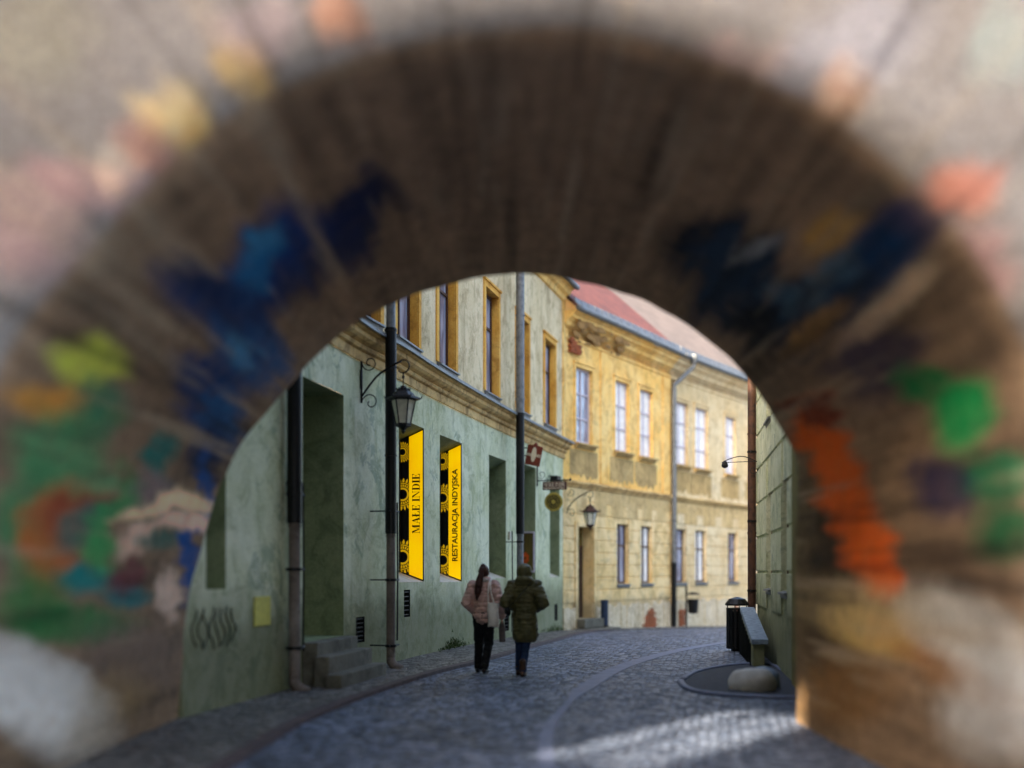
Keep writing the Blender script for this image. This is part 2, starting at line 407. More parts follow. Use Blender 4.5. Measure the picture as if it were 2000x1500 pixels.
# ---------------------------------------------------------------- the gate with its painted vault
AX, AZ, AR = 0.10, 1.6, 3.13; Y0, Y1 = 5.72, 10.5
def prof_pts():
    P = [(3.00, -0.4), (2.99, 0.6), (2.99, 1.5), (3.0, 2.2)]
    for k in range(22, 146, 5): P.append((AX + AR * math.cos(R(k)), AZ + AR * math.sin(R(k))))
    P += [(-2.80, 3.02), (-3.02, 2.62), (-3.20, 2.15), (-3.40, 1.3), (-3.50, 0.4), (-3.55, -0.4)]
    return P
PROF = catmull(prof_pts(), 0.035)
def blob(px, py, x, y, rx, ry, a=0.0, hard=1.6):
    c, s = math.cos(R(a)), math.sin(R(a)); dx, dy = px - x, py - y
    u = (dx * c + dy * s) / rx; v = (-dx * s + dy * c) / ry; d = math.sqrt(u * u + v * v)
    return max(0.0, min(1.0, (1.25 - d) * hard))
# painted marks of the murals and painted-in sun patches: colour, centre column and row, half sizes, tilt, strength
MURAL_AND_SUN = [
 ((66, 56, 22), 1590, 1080, 50, 210, 0, .8), ((44, 32, 18), 1630, 1180, 46, 170, 0, .8), ((70, 54, 30), 1600, 1340, 90, 90, 0, .6), ((52, 40, 30), 1800, 1120, 110, 60, 10, .5),
 ((4, 14, 40), 700, 420, 90, 42, -22, .95), ((6, 22, 60), 600, 500, 150, 62, -40, .95), ((10, 44, 96), 520, 520, 120, 60, -45, .9),
 ((20, 100, 146), 500, 520, 70, 36, -50, .85), ((60, 130, 165), 520, 480, 34, 20, -40, .6), ((6, 40, 84), 430, 590, 100, 50, 20, .9), ((6, 30, 66), 385, 540, 60, 30, 40, .9),
 ((12, 72, 120), 480, 690, 60, 60, -45, .9), ((70, 140, 178), 470, 690, 26, 22, -40, .6), ((8, 44, 90), 410, 770, 56, 70, -10, .95), ((20, 84, 130), 430, 830, 34, 60, 10, .8),
 ((5, 24, 60), 415, 880, 36, 50, 0, .9), ((12, 60, 112), 405, 960, 14, 80, 8, .95), ((16, 64, 120), 378, 1090, 16, 90, 8, .95),
 ((8, 14, 22), 1400, 500, 100, 60, 30, .95), ((16, 34, 52), 1440, 560, 110, 80, 50, .95), ((28, 50, 70), 1420, 520, 60, 50, 20, .7), ((150, 150, 146), 1470, 495, 34, 18, 10, .8),
 ((12, 30, 48), 1540, 600, 80, 60, 60, .9), ((58, 84, 100), 1530, 575, 40, 26, 60, .8), ((6, 10, 14), 1470, 640, 40, 40, 0, .85), ((30, 40, 80), 1770, 440, 60, 50, -50, .7),
 ((10, 52, 88), 1715, 500, 60, 76, 30, .95), ((70, 100, 116), 1630, 540, 34, 60, 40, .8), ((12, 40, 64), 1660, 590, 50, 50, 30, .85),
 ((190, 140, 60), 1635, 440, 54, 30, -40, .8), ((214, 180, 140), 1745, 590, 90, 26, -38, .8), ((190, 140, 70), 1590, 640, 60, 20, -40, .5), ((20, 24, 60), 1720, 700, 60, 80, 40, .7),
 ((30, 120, 60), 1810, 760, 60, 34, 20, .9), ((10, 130, 66), 1880, 810, 60, 60, 0, .95), ((10, 100, 60), 1950, 930, 70, 44, -10, .9), ((8, 84, 46), 1960, 1040, 60, 50, 0, .85),
 ((24, 22, 60), 1840, 950, 60, 50, 40, .8), ((186, 80, 14), 1600, 850, 40, 70, -20, 1), ((192, 84, 14), 1645, 950, 42, 90, -22, 1), ((196, 84, 12), 1692, 1060, 42, 80, -18, 1), ((186, 76, 12), 1728, 1125, 30, 42, -12, 1),
 ((70, 22, 12), 1590, 800, 50, 24, 20, .9), ((206, 168, 90), 1700, 1230, 80, 40, 20, .55), ((120, 80, 30), 1660, 1350, 90, 60, 0, .5), ((176, 152, 108), 1690, 1190, 110, 50, 10, .45),
 ((160, 100, 40), 1850, 1310, 130, 34, 30, .4),
 ((196, 200, 70), 170, 705, 62, 44, 0, .85), ((210, 140, 50), 120, 790, 90, 34, 10, .8), ((30, 110, 76), 190, 800, 50, 50, 40, .85), ((20, 100, 90), 320, 890, 26, 40, 20, .9),
 ((66, 138, 84), 110, 880, 90, 60, 0, .75), ((90, 170, 110), 130, 960, 70, 18, -15, .8), ((44, 120, 70), 60, 1020, 60, 100, 0, .75), ((176, 86, 30), 100, 1050, 50, 90, 10, .85),
 ((130, 56, 34), 150, 1010, 60, 60, -30, .75), ((20, 100, 90), 170, 1030, 30, 60, 50, .7), ((16, 110, 104), 160, 1130, 50, 26, 0, .9), ((10, 100, 100), 245, 1165, 40, 20, 0, .9),
 ((70, 150, 80), 205, 1080, 40, 34, 0, .8), ((50, 130, 70), 215, 1010, 24, 90, 20, .75), ((30, 100, 50), 130, 1220, 110, 34, 0, .8), ((36, 104, 48), 60, 1180, 60, 60, 0, .8), ((100, 40, 50), 240, 1120, 34, 40, 0, .7),
 ((130, 110, 110), 285, 960, 40, 40, 0, .6), ((232, 196, 150), 290, 985, 52, 15, -32, 1), ((232, 196, 150), 355, 978, 52, 15, 14, 1), ((206, 166, 140), 290, 1045, 62, 16, -38, 1), ((222, 180, 150), 365, 1018, 52, 14, 14, 1),
 ((216, 182, 158), 325, 1160, 20, 44, 0, .8), ((22, 90, 80), 325, 1055, 40, 14, -10, .7), ((90, 76, 70), 260, 1280, 90, 60, 0, .5),
 ((206, 196, 182), 60, 1370, 150, 74, 28, .95), ((190, 180, 166), 60, 1310, 110, 40, 20, .8), ((130, 104, 66), 200, 1390, 50, 90, 40, .5),  # first two: sunlight on the left jamb foot, painted as pale colour
 ((196, 190, 176), 1900, 1240, 130, 60, 30, .6), ((186, 182, 172), 1960, 1380, 100, 100, 20, .65),  # sunlight low on the right jamb, painted as pale colour
]
LIGHTS = [ # marks on the pale front face and the rim, the first a painted sun glow
 ((250, 214, 150), 345, 235, 66, 50, 20, .9), ((236, 180, 90), 390, 280, 40, 40, 0, .7), ((230, 180, 90), 480, 140, 40, 60, -20, .7), ((222, 150, 120), 290, 290, 70, 36, 35, .6),
 ((230, 160, 120), 670, 50, 40, 60, 0, .7), ((222, 168, 156), 200, 370, 100, 50, 10, .5), ((226, 140, 110), 1880, 370, 60, 50, -30, .8), ((216, 160, 150), 1920, 520, 60, 70, 0, .6),
 ((222, 170, 160), 60, 450, 110, 90, 0, .5), ((236, 176, 120), 1630, 200, 60, 40, -40, .7), ((216, 176, 160), 1450, 110, 80, 40, 0, .5), ((200, 196, 206), 1650, 110, 140, 80, -30, .3),
 ((226, 120, 90), 1900, 700, 50, 40, 0, .6), ((206, 172, 168), 500, 60, 80, 50, 0, .4), ((170, 180, 168), 1980, 60, 60, 80, 0, .6), ((182, 170, 140), 60, 60, 110, 90, 0, .6)]
def paint(P, front):
    px = 1000 + F * P.x / P.y; py = HY - F * (P.z - EYE) / P.y
    n1 = noise.fractal(Vector((P.x * 1.3, P.y * 0.25, P.z * 1.3)), 1.0, 2.0, 5)
    n2 = noise.fractal(Vector((P.x * 4.5, P.y * 0.28, P.z * 4.5 + 9)), 0.9, 2.0, 5)
    n3 = noise.fractal(Vector((P.x * 6.0, P.y * 5.0, P.z * 6.0 + 3)), 0.8, 2.0, 4)
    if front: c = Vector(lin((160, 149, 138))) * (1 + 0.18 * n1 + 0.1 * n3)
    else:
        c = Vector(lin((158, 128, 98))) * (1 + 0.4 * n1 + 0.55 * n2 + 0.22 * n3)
        # pale joints and scrapes that run the length of the vault
        th = math.degrees(math.atan2(P.z - AZ, P.x - AX))
        for t0, w, k, ya, yb in ((96.2, .55, .5, 5, 8.8), (122, .7, .5, 5, 8.2), (56, .6, .5, 6.6, 8.4), (128.5, .9, .45, 5, 7.8), (140, .8, .4, 5, 8.2), (149, .9, .5, 5, 9), (111, .4, .25, 5, 8.5), (75, .4, .15, 5, 9), (40, .5, .35, 5.5, 7.5), (63, .4, .25, 8.3, 9.4), (156, 1.2, .3, 5, 8)):
            d = abs(th - t0 - 0.6 * math.sin(P.y * 2.1 + t0)); k2 = max(0, 1 - d / w) * k
            if ya < P.y < yb: c = c.lerp(Vector(lin((202, 182, 150))), k2 * min(1, (yb - P.y) * 1.2) * (0.7 + 0.5 * n2 if n2 > -1 else 0))
        # sooty dark blotches
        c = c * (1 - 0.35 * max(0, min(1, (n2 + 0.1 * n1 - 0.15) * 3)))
    # brushed and washed-down paint: edges drag along the length of the vault
    th = math.atan2(P.z - AZ, P.x - AX); rr = math.hypot(px - 1020, py - 1115) + 1e-3
    sh = (34 + 30 * max(0.0, min(1.0, (P.z - 2.0)))) * noise.fractal(Vector((th * 9.0, P.y * 0.12, 5.0)), 0.9, 2.0, 5); dx, dy = (px - 1020) / rr * sh + 9 * n3, (py - 1115) / rr * sh + 9 * n3
    rg = noise.fractal(Vector((th * 14.0, P.y * 0.2, 11.0)), 0.8, 2.0, 5)
    for (col, x, y, rx, ry, a, k) in (LIGHTS if front else []) + MURAL_AND_SUN:
        if abs(px - x) > 2.2 * max(rx, ry) or abs(py - y) > 2.2 * max(rx, ry): continue
        w = blob(px + dx, py + dy, x, y, rx * 1.2, ry * 1.2, a, 1.6) * k
        if w > 0: c = c.lerp(Vector(lin(col)) * (1.7 if not front else 1.0), min(1, w * (0.95 + 0.25 * n3)))
    k = max(0.0, min(1.0, (rg - 0.28) * 2.2)) * (0.55 if not front else 0.3)
    c = c.lerp(Vector(lin((196, 172, 140))), k)
    k = max(0.0, min(1.0, (-rg - 0.25) * 2.2)) * 0.45
    c = c * (1 - k)
    return c
def painted(name, rough=0.85):
    t = NT(name); at = t.node('ShaderNodeVertexColor'); at.layer_name = 'Paint'
    fine = t.noise(22, 5, 0.7); c = t.mix(0.3, at.outputs['Color'], t.ramp(fine, .3, .7, .15, .95), 'OVERLAY')
    h = t.math('ADD', t.noise(4, 6, 0.75), t.math('MULTIPLY', fine, 0.3))
    return t.done(c, rough, t.bump(h, 0.6, 0.05))
M['vault'] = painted('painted_vault_plaster'); M['front'] = painted('pale_front_plaster')
M['gate_rough'] = plaster('gate_render', (168, 156, 142), (188, 178, 164), (120, 108, 92), 0.5)
def colour_attr(o, front):
    me = o.data; ca = me.color_attributes.new('Paint', 'FLOAT_COLOR', 'POINT')
    for i, v in enumerate(me.vertices):
        c = paint(v.co, front(v.co) if callable(front) else front); ca.data[i].color = (max(0.004, c[0]), max(0.004, c[1]), max(0.004, c[2]), 1)
def build_gate():
    g = thing('city_gate', 'massive brown plastered archway with graffiti murals on its vault, framing the street', 'gateway', (0, 8.2, 0))
    n = len(PROF); rows = []
    RB = 0.32                                                    # rounded arris of the near edge
    for k in range(0, 7):                                        # from the front face round into the vault
        a = R(90) * k / 6; rows.append((Y0 + RB - RB * math.sin(a), RB * (1 - math.cos(a))))
    rows = [(y, d) for y, d in rows][::-1] if False else [(Y0 + RB * (1 - math.cos(R(90) * (1 - k / 6))) , RB * (1 - math.sin(R(90) * (1 - k / 6)))) for k in range(7)]
    # rows[0]: on the front face (offset outward 0..), rows[-1]: start of the intrados
    rows = [(Y0 + RB * (1 - math.cos(R(90) * k / 6)), RB * (1 - math.sin(R(90) * k / 6))) for k in range(7)]
    y = Y0 + RB + 0.04
    while y < Y1 - 0.02: rows.append((y, 0.0)); y += 0.04
    rows.append((Y1, 0.0))
    def nrm(i):
        a, b = PROF[max(0, i - 1)], PROF[min(n - 1, i + 1)]; d = (b - a).normalized(); return Vector((d.y, -d.x))
    vs = []; fs = []
    for (yy, d) in rows:
        for i, p in enumerate(PROF):
            q = p + nrm(i) * d; w = 0.03 * noise.noise(Vector((q.x * .9, yy * .7, q.y * .9))) + 0.012 * noise.noise(Vector((q.x * 4, yy * 3, q.y * 4)))
            q = q + nrm(i) * w; vs.append((q.x, yy, q.y))
    for r in range(len(rows) - 1):
        for i in range(n - 1): fs.append((r * n + i, r * n + i + 1, (r + 1) * n + i + 1, (r + 1) * n + i))
    mb = MB(); mb.add(vs, fs); v = mb.build('vault', M['vault'], g, smooth=True)
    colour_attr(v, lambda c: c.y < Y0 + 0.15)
    # front face: rings from the arris out to the edges of the gate
    def face(yy, name, mat, dd, flip, colour, steps):
        mb = MB(); vs = []; 
        for t in steps:
            for i, p in enumerate(PROF):
                q = p + nrm(i) * dd
                w = 0.03 * noise.noise(Vector((q.x * .9, yy * .7, q.y * .9))) + 0.012 * noise.noise(Vector((q.x * 4, yy * 3, q.y * 4)))
                q = q + nrm(i) * w * (1 if True else 0)
                d = (q - Vector((AX, 1.2))); 
                k = min(8.5 / max(1e-3, abs(d.x)), 10.3 / max(1e-3, d.y) if d.y > 0 else 1.6 / max(1e-3, -d.y) if False else 99)
                e = Vector((AX, 1.2)) + d * k
                if e.y < -0.4: e.y = -0.4 if d.y < 0 else e.y
                m = q.lerp(e, t); 
                if q.y < 0.0: m = Vector((m.x, max(m.y, -0.4)))
                vs.append((m.x, yy, m.y))
        m = len(steps)
        fs = [(r * n + i, r * n + i + 1, (r + 1) * n + i + 1, (r + 1) * n + i) for r in range(m - 1) for i in range(n - 1)]
        mb.add(vs, fs); o = mb.build(name, mat, g)
        if colour: colour_attr(o, True)
        return o
    face(Y0, 'front_wall', M['front'], RB, False, True, [0, .01, .02, .03, .045, .06, .08, .1, .13, .17, .22, .3, .45, .7, 1])
    face(Y1, 'rear_wall', M['gate_rough'], 0, True, False, [0, .1, .3, .6, 1])
    for sx in (-1, 1):
        mb = MB(); x = AX + 8.5 * sx; mb.quad((x, Y0, -.4), (x, Y1, -.4), (x, Y1, 11.5), (x, Y0, 11.5))
        mb.build('side_wall', M['gate_rough'], g)
    mb = MB(); mb.hexa([(AX - 8.8, Y0 - .3, 11.5), (AX + 8.8, Y0 - .3, 11.5), (AX + 8.8, Y1 + .3, 11.5), (AX - 8.8, Y1 + .3, 11.5), (AX - 8.8, 8.1, 13.5), (AX + 8.8, 8.1, 13.5), (AX + 8.8, 8.3, 13.5), (AX - 8.8, 8.3, 13.5)])
    mb.build('roof', M['tile'], g)
build_gate()

# ---------------------------------------------------------------- lettering
def text_mesh(mb, s, size, Mx, mi=0, thick=0.004, target=None, align='LEFT', shear=0):
    cu = bpy.data.curves.new('t', 'FONT'); cu.body = s; cu.size = size; cu.extrude = thick / 2; cu.offset = 0.004 * size / .16; cu.align_x = align
    ob = bpy.data.objects.new('t', cu); COL.objects.link(ob)
    dg = bpy.context.evaluated_depsgraph_get(); me = ob.evaluated_get(dg).to_mesh()
    xs = [v.co.x for v in me.vertices]; w = max(xs) - min(xs); x0 = min(xs)
    k = (target / w) if target else 1.0
    mb.add([Mx @ Vector(((v.co.x - x0) * k, v.co.y, v.co.z)) for v in me.vertices], [tuple(p.vertices) for p in me.polygons], mi)
    ob.evaluated_get(dg).to_mesh_clear(); bpy.data.objects.remove(ob); bpy.data.curves.remove(cu)
def didot(mb, s, H, Mx, mi=0, width=None, thick=0.004):
    """high-contrast serif capitals: thick stems, hairline serifs and bars; polygons in a unit-high box"""
    T, h = 0.20, 0.045
    def r(x0, y0, x1, y1): return [(x0, y0), (x1, y0), (x1, y1), (x0, y1)]
    G = {
     'I': (0.42, [r(.11, 0, .31, 1), r(.02, 0, .40, h), r(.02, 1 - h, .40, 1)]),
     'E': (0.72, [r(.10, 0, .30, 1), r(.02, 0, .66, h), r(.02, 1 - h, .66, 1), r(.30, .48, .50, .53), r(.49, .36, .53, .65), [(.52, 0), (.66, 0), (.66, .30), (.63, .30)], [(.63, .70), (.66, .70), (.66, 1), (.52, 1)]]),
     'Ł': (0.72, [r(.10, 0, .30, 1), r(.02, 0, .66, h), r(.02, 1 - h, .40, 1), [(.50, 0), (.66, 0), (.66, .36), (.63, .36)], [(.0, .36), (.46, .60), (.46, .66), (.0, .42)]]),
     'A': (0.86, [[(.42, 1), (.50, 1), (.80, 0), (.58, 0), (.40, .80)], [(.12, 0), (.16, 0), (.44, .93), (.41, 1)], r(.22, .30, .60, .345), r(.02, 0, .28, h), r(.50, 0, .86, h)]),
     'M': (1.06, [r(.10, 0, .14, 1), r(.02, 0, .24, h), [(.06, 1), (.28, 1), (.58, 0), (.50, 0)], [(.50, 0), (.55, 0), (.82, 1), (.78, 1)], r(.76, 0, .96, 1), r(.68, 0, 1.04, h), r(.02, 1 - h, .24, 1), r(.78, 1 - h, 1.04, 1)]),
     'N': (0.90, [r(.12, 0, .16, 1), r(.02, 0, .26, h), [(.06, 1), (.28, 1), (.76, 0), (.70, 0)], r(.70, 0, .745, 1), r(.60, 1 - h, .86, 1), r(.02, 1 - h, .24, 1)]),
     'D': (0.84, [r(.10, 0, .30, 1), r(.02, 0, .44, h), r(.02, 1 - h, .44, 1)]),
     ' ': (0.34, [])}
    def arcD():
        out = []
        for i in range(10):
            a, b = R(-90 + 18 * i), R(-90 + 18 * (i + 1))
            f = lambda t: ((.42 + .36 * math.cos(t), .5 + .5 * math.sin(t)), (.42 + .17 * math.cos(t), .5 + (.5 - h) * math.sin(t)))
            o1, i1 = f(a); o2, i2 = f(b); out.append([i1, o1, o2, i2])
        return out
    adv = 0; polys = []
    for ch in s:
        w, ps = G[ch]; ps = ps + (arcD() if ch == 'D' else [])
        polys += [[(x + adv, y) for x, y in p] for p in ps]; adv += w
    k = (width / (adv * H)) if width else 1.0
    for p in polys:
        a = [Mx @ Vector((x * H * k, y * H, 0)) for x, y in p]; b = [Mx @ Vector((x * H * k, y * H, thick)) for x, y in p]; m = len(p)
        mb.add(a + b, [tuple(range(m - 1, -1, -1)), tuple(range(m, 2 * m))] + [(i, (i + 1) % m, m + (i + 1) % m, m + i) for i in range(m)], mi)
def mandala(mb, cx, cy, rad, Mx, mi, clip=None, dark=None):
    """a sunflower rosette: rings of petals, dots and points; drawn in the local plane, clipped to x in clip"""
    def poly(P):
        if clip:
            lo, hi = clip
            for sgn, lim in ((1, lo), (-1, -hi)):
                Q = []
                for i in range(len(P)):
                    a, b = P[i], P[(i + 1) % len(P)]; fa, fb = sgn * a[0] - lim, sgn * b[0] - lim
                    if fa >= 0: Q.append(a)
                    if fa * fb < 0: t = fa / (fa - fb); Q.append((a[0] + (b[0] - a[0]) * t, a[1] + (b[1] - a[1]) * t))
                P = Q
                if len(P) < 3: return
        mb.add([Mx @ Vector((x, y, 0.003)) for x, y in P], [tuple(range(len(P)))], mi)
    N = 24
    for r0, r1, duty in ((.30, .42, 1.0), (.46, .60, .7), (.64, .70, 1.0), (.73, .84, .62)):
        for k in range(N):
            a, b = 2 * math.pi * k / N, 2 * math.pi * (k + duty) / N
            poly([(cx + rad * r0 * math.cos(a), cy + rad * r0 * math.sin(a)), (cx + rad * r1 * math.cos(a), cy + rad * r1 * math.sin(a)), (cx + rad * r1 * math.cos(b), cy + rad * r1 * math.sin(b)), (cx + rad * r0 * math.cos(b), cy + rad * r0 * math.sin(b))])
    for k in range(N):
        a = 2 * math.pi * (k + .31) / N; w = 2 * math.pi / N * 0.36
        poly([(cx + rad * .84 * math.cos(a - w), cy + rad * .84 * math.sin(a - w)), (cx + rad * 1.0 * math.cos(a), cy + rad * 1.0 * math.sin(a)), (cx + rad * .84 * math.cos(a + w), cy + rad * .84 * math.sin(a + w))])

# ---------------------------------------------------------------- windows
def window(W, o, parent, frame_mat, pane_mat, recess, name='window', mull=1, rails=(0.66,), fw=0.055, sill=None, sill_mat=None, surround=None, smat=None, pane2=None, label=None):
    a, b, c, d = o['u0'], o['u1'], o['z0'], o['z1']; mb = MB(); o0, o1 = -recess, -recess + 0.05; e = 0.004
    wbox(mb, W, a + e, a + fw, c + e, d - e, o0, o1); wbox(mb, W, b - fw, b - e, c + e, d - e, o0, o1)
    wbox(mb, W, a + fw + e, b - fw - e, c + e, c + fw * 1.3, o0, o1); wbox(mb, W, a + fw + e, b - fw - e, d - fw, d - e, o0, o1)
    for k in range(mull):
        m = a + (b - a) * (k + 1) / (mull + 1); wbox(mb, W, m - 0.03, m + 0.03, c + fw * 1.3 + e, d - fw - e, o0, o1 + 0.006)
    for r in rails:
        z = c + (d - c) * r; wbox(mb, W, a + fw + e, b - fw - e, z - 0.025, z + 0.025, o0, o1 + 0.012)
    f = mb.build(name, frame_mat, parent)
    if label: f['label'] = label
    mb = MB(); q = o0 + 0.018
    mb.quad(W.P(a + e, c + e, q), W.P(b - e, c + e, q), W.P(b - e, d - e, q), W.P(a + e, d - e, q)); mb.build('pane', pane_mat, f)
    if sill:
        mb = MB(); ov, pr, th = sill
        sweep(mb, W, [(-recess + .05, c - 0.002), (pr, c - 0.03), (pr, c - 0.03 - th), (pr * .55, c - 0.03 - th), (pr * .4, c - .07 - th * 1.6), (0.003, c - .07 - th * 1.6), (0.003, c - 0.004 - .002)], a - ov, b + ov, 0.2)
        mb.build('sill', sill_mat, f)
    if surround:
        mb = MB(); sw, sp = surround
        wbox(mb, W, a - sw, a - .001, c, d + sw, 0.002, sp); wbox(mb, W, b + .001, b + sw, c, d + sw, 0.002, sp); wbox(mb, W, a, b, d + .001, d + sw, 0.002, sp)
        wbox(mb, W, a - sw - .03, b + sw + .03, d + sw + .001, d + sw + .05, 0.002, sp + .03)
        mb.build('surround', smat, f)
    return f
def downpipe(name, label, W, px, out, r, segs, clamps=(), rods=None, group='drainpipes on the house fronts', shoe=True, u=None):
    """segs: (z_top, z_bottom, material, radius factor, part name)"""
    u = W.u(px) if u is None else u; b = W.P(u, 0, out); g = thing(name, label, 'drainpipe', (b.x, b.y, gz(b.y)), group)
    for zt, zb, m, k, nm in segs:
        mb = MB(); mb.tube([(b.x, b.y, zb), (b.x, b.y, zt)], r * k, 16)
        z = zt - 0.02
        while z > zb + .3: mb.tube([(b.x, b.y, z - .03), (b.x, b.y, z)], r * k * 1.12, 16); z -= 2.0
        mb.build(nm, m, g, smooth=False)
    n = W.nrm(u)
    for z in clamps:
        mb = MB(); p = W.P(u, z, 0); t = W.P(u + 0.26, z, 0) - p
        mb.tube([p + n * 0.01, b - Vector((0, 0, b.z)) + Vector((0, 0, z))], 0.012, 6)
        mb.tube([(b.x, b.y, z - .02), (b.x, b.y, z + .02)], r * 1.25, 14)
        a = Vector((b.x, b.y, z)) - t * 0.5 + n * (r * .3); c = Vector((b.x, b.y, z)) + t * 1.0 + n * (r * .3)
        mb.tube([a, c], 0.014, 6); mb.build('clamp', M['iron'], g)
    if shoe and segs:
        zb = segs[-1][1]; k = segs[-1][3]; mb = MB()
        mb.tube([Vector((b.x, b.y, zb)), Vector((b.x, b.y, zb - .06)), Vector((b.x, b.y, zb - .14)) + n * .06, Vector((b.x, b.y, zb - .2)) + n * .17], [r * k, r * k * 1.05, r * k * 1.1, r * k * 1.25], 14)
        mb.build('shoe', segs[-1][2], g, smooth=True)
    if rods:
        zt, zb, offs = rods
        for i, d in enumerate(offs):
            p = W.P(u + d, 0, out * .7); mb = MB(); mb.tube([(p.x, p.y, zb + .1 * i), (p.x + .008, p.y, (zt + zb) / 2), (p.x, p.y, zt - .06 * i)], 0.014, 6); mb.build('cable', M['iron'], g)
    return g

# ---------------------------------------------------------------- the green house (left)
GW = Wall([(-3.48, 10.52), (-3.02, 12.7), (-2.60, 14.71), (-2.41, 15.61), (-2.056, 16.8), (-1.711, 18.28), (-1.093, 20.63), (-0.05, 24.3), (1.418, 29.0), (1.52, 29.3)], 1)
ZG = 4.90; ZC = 5.36; ZE = 9.85
gh = thing('green_house', 'curving house with green ground floor and greige upper storey under a heavy cornice', 'house', (-1.6, 19, 0))
def R_(x0, x1, yt, yb, xr=None, **k):
    d = GW.rect(x0, x1, yt, yb, xr); d.update(k); return d
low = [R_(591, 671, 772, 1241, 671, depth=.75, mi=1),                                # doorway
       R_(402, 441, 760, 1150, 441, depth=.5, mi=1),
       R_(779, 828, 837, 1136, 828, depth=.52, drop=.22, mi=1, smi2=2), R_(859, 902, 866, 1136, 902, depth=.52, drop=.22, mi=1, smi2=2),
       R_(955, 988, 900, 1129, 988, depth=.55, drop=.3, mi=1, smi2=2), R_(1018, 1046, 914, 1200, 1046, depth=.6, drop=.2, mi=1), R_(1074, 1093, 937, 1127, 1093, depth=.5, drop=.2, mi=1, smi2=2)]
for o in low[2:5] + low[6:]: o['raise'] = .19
slots = [R_(789, 801, 1152, 1205, 795, depth=.12, mi=3), R_(695, 712, 1205, 1255, 703, depth=.12, mi=3), R_(1083, 1089, 1180, 1212, 1086, depth=.1, mi=3), R_(985, 994, 1190, 1232, 990, depth=.1, mi=3)]
mb = MB(); facade(mb, GW, -1.5, ZG, low + slots, step=.3)
e0, e1 = GW.P(0, 0), GW.P(GW.L, 0)
def back(p, d=9.0, k=(-.97, .25)): return Vector((p.x + k[0] * d, p.y + k[1] * d, 0))
for p in (e0, e1):
    q = back(p); mb.quad((p.x, p.y, -1.5), (q.x, q.y, -1.5), (q.x, q.y, ZG), (p.x, p.y, ZG))
M['hole'] = plain('dark_vent_grille', (26, 26, 24), 0.8)
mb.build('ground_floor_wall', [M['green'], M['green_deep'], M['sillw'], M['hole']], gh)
# vent grilles
for s_ in slots:
    mb = MB(); a, b, c, d = s_['u0'], s_['u1'], s_['z0'], s_['z1']
    n = 6
    for i in range(n):
        z = c + (d - c) * (i + .5) / n; wbox(mb, GW, a + .005, b - .005, z - .008, z + .008, -.05, -.02)
    mb.build('vent_grille', M['iron'], gh)
up = [R_(773, 815, 480, 690, 815, depth=.2, mi=1), R_(855, 888, 500, 731, 888, depth=.2, mi=1), R_(947, 972, 580, 784, 972, depth=.2, mi=1),
      R_(1009, 1031, 633, 817, 1031, depth=.2, mi=1), R_(1063, 1083, 678, 842, 1083, depth=.2, mi=1), R_(700, 740, 440, 655, 740, depth=.2, mi=1), R_(600, 650, 380, 610, 650, depth=.2, mi=1)]
zt = max(o['z1'] for o in up[2:5])
for o in up: o['z1'] = 8.0; o['z0'] = 5.66
mb = MB(); facade(mb, GW, ZC, ZE, up, step=.3)
for p in (e0, e1):
    q = back(p); mb.quad((p.x, p.y, ZC - .5), (q.x, q.y, ZC - .5), (q.x, q.y, ZE), (p.x, p.y, ZE))
mb.build('upper_wall', [M['greige'], M['ochre']], gh)
for o in up:
    window(GW, o, gh, M['brown'], M['pane'], 0.19, mull=1, rails=(.66,), fw=.07, sill=(.06, .1, .03), sill_mat=M['zinc'], surround=(.13, .035), smat=M['ochre'])
# lighter corner strip at the far end
mb = MB(); wbox(mb, GW, GW.L - .42, GW.L - .002, ZC + .02, ZE - .02, .003, .05); mb.build('corner_pilaster', M['yellow'], gh)
# string course with moulded profile
mb = MB()
sweep(mb, GW, [(0.004, ZG), (.035, ZG), (.035, ZG + .15), (.09, ZG + .17), (.11, ZG + .21), (.09, ZG + .24), (.17, ZG + .27), (.22, ZG + .31), (.22, ZG + .38), (.28, ZG + .40), (.28, ZG + .44), (.004, ZG + .46)], 0, GW.L + .03)
mb.build('string_course', M['tan'], gh)
mb = MB(); sweep(mb, GW, [(.005, ZG + .463), (.31, ZG + .445), (.32, ZG + .42), (.335, ZG + .42), (.335, ZG + .465), (.30, ZG + .50), (.005, ZG + .54)], 0, GW.L + .05); mb.build('flashing', M['zinc'], gh)
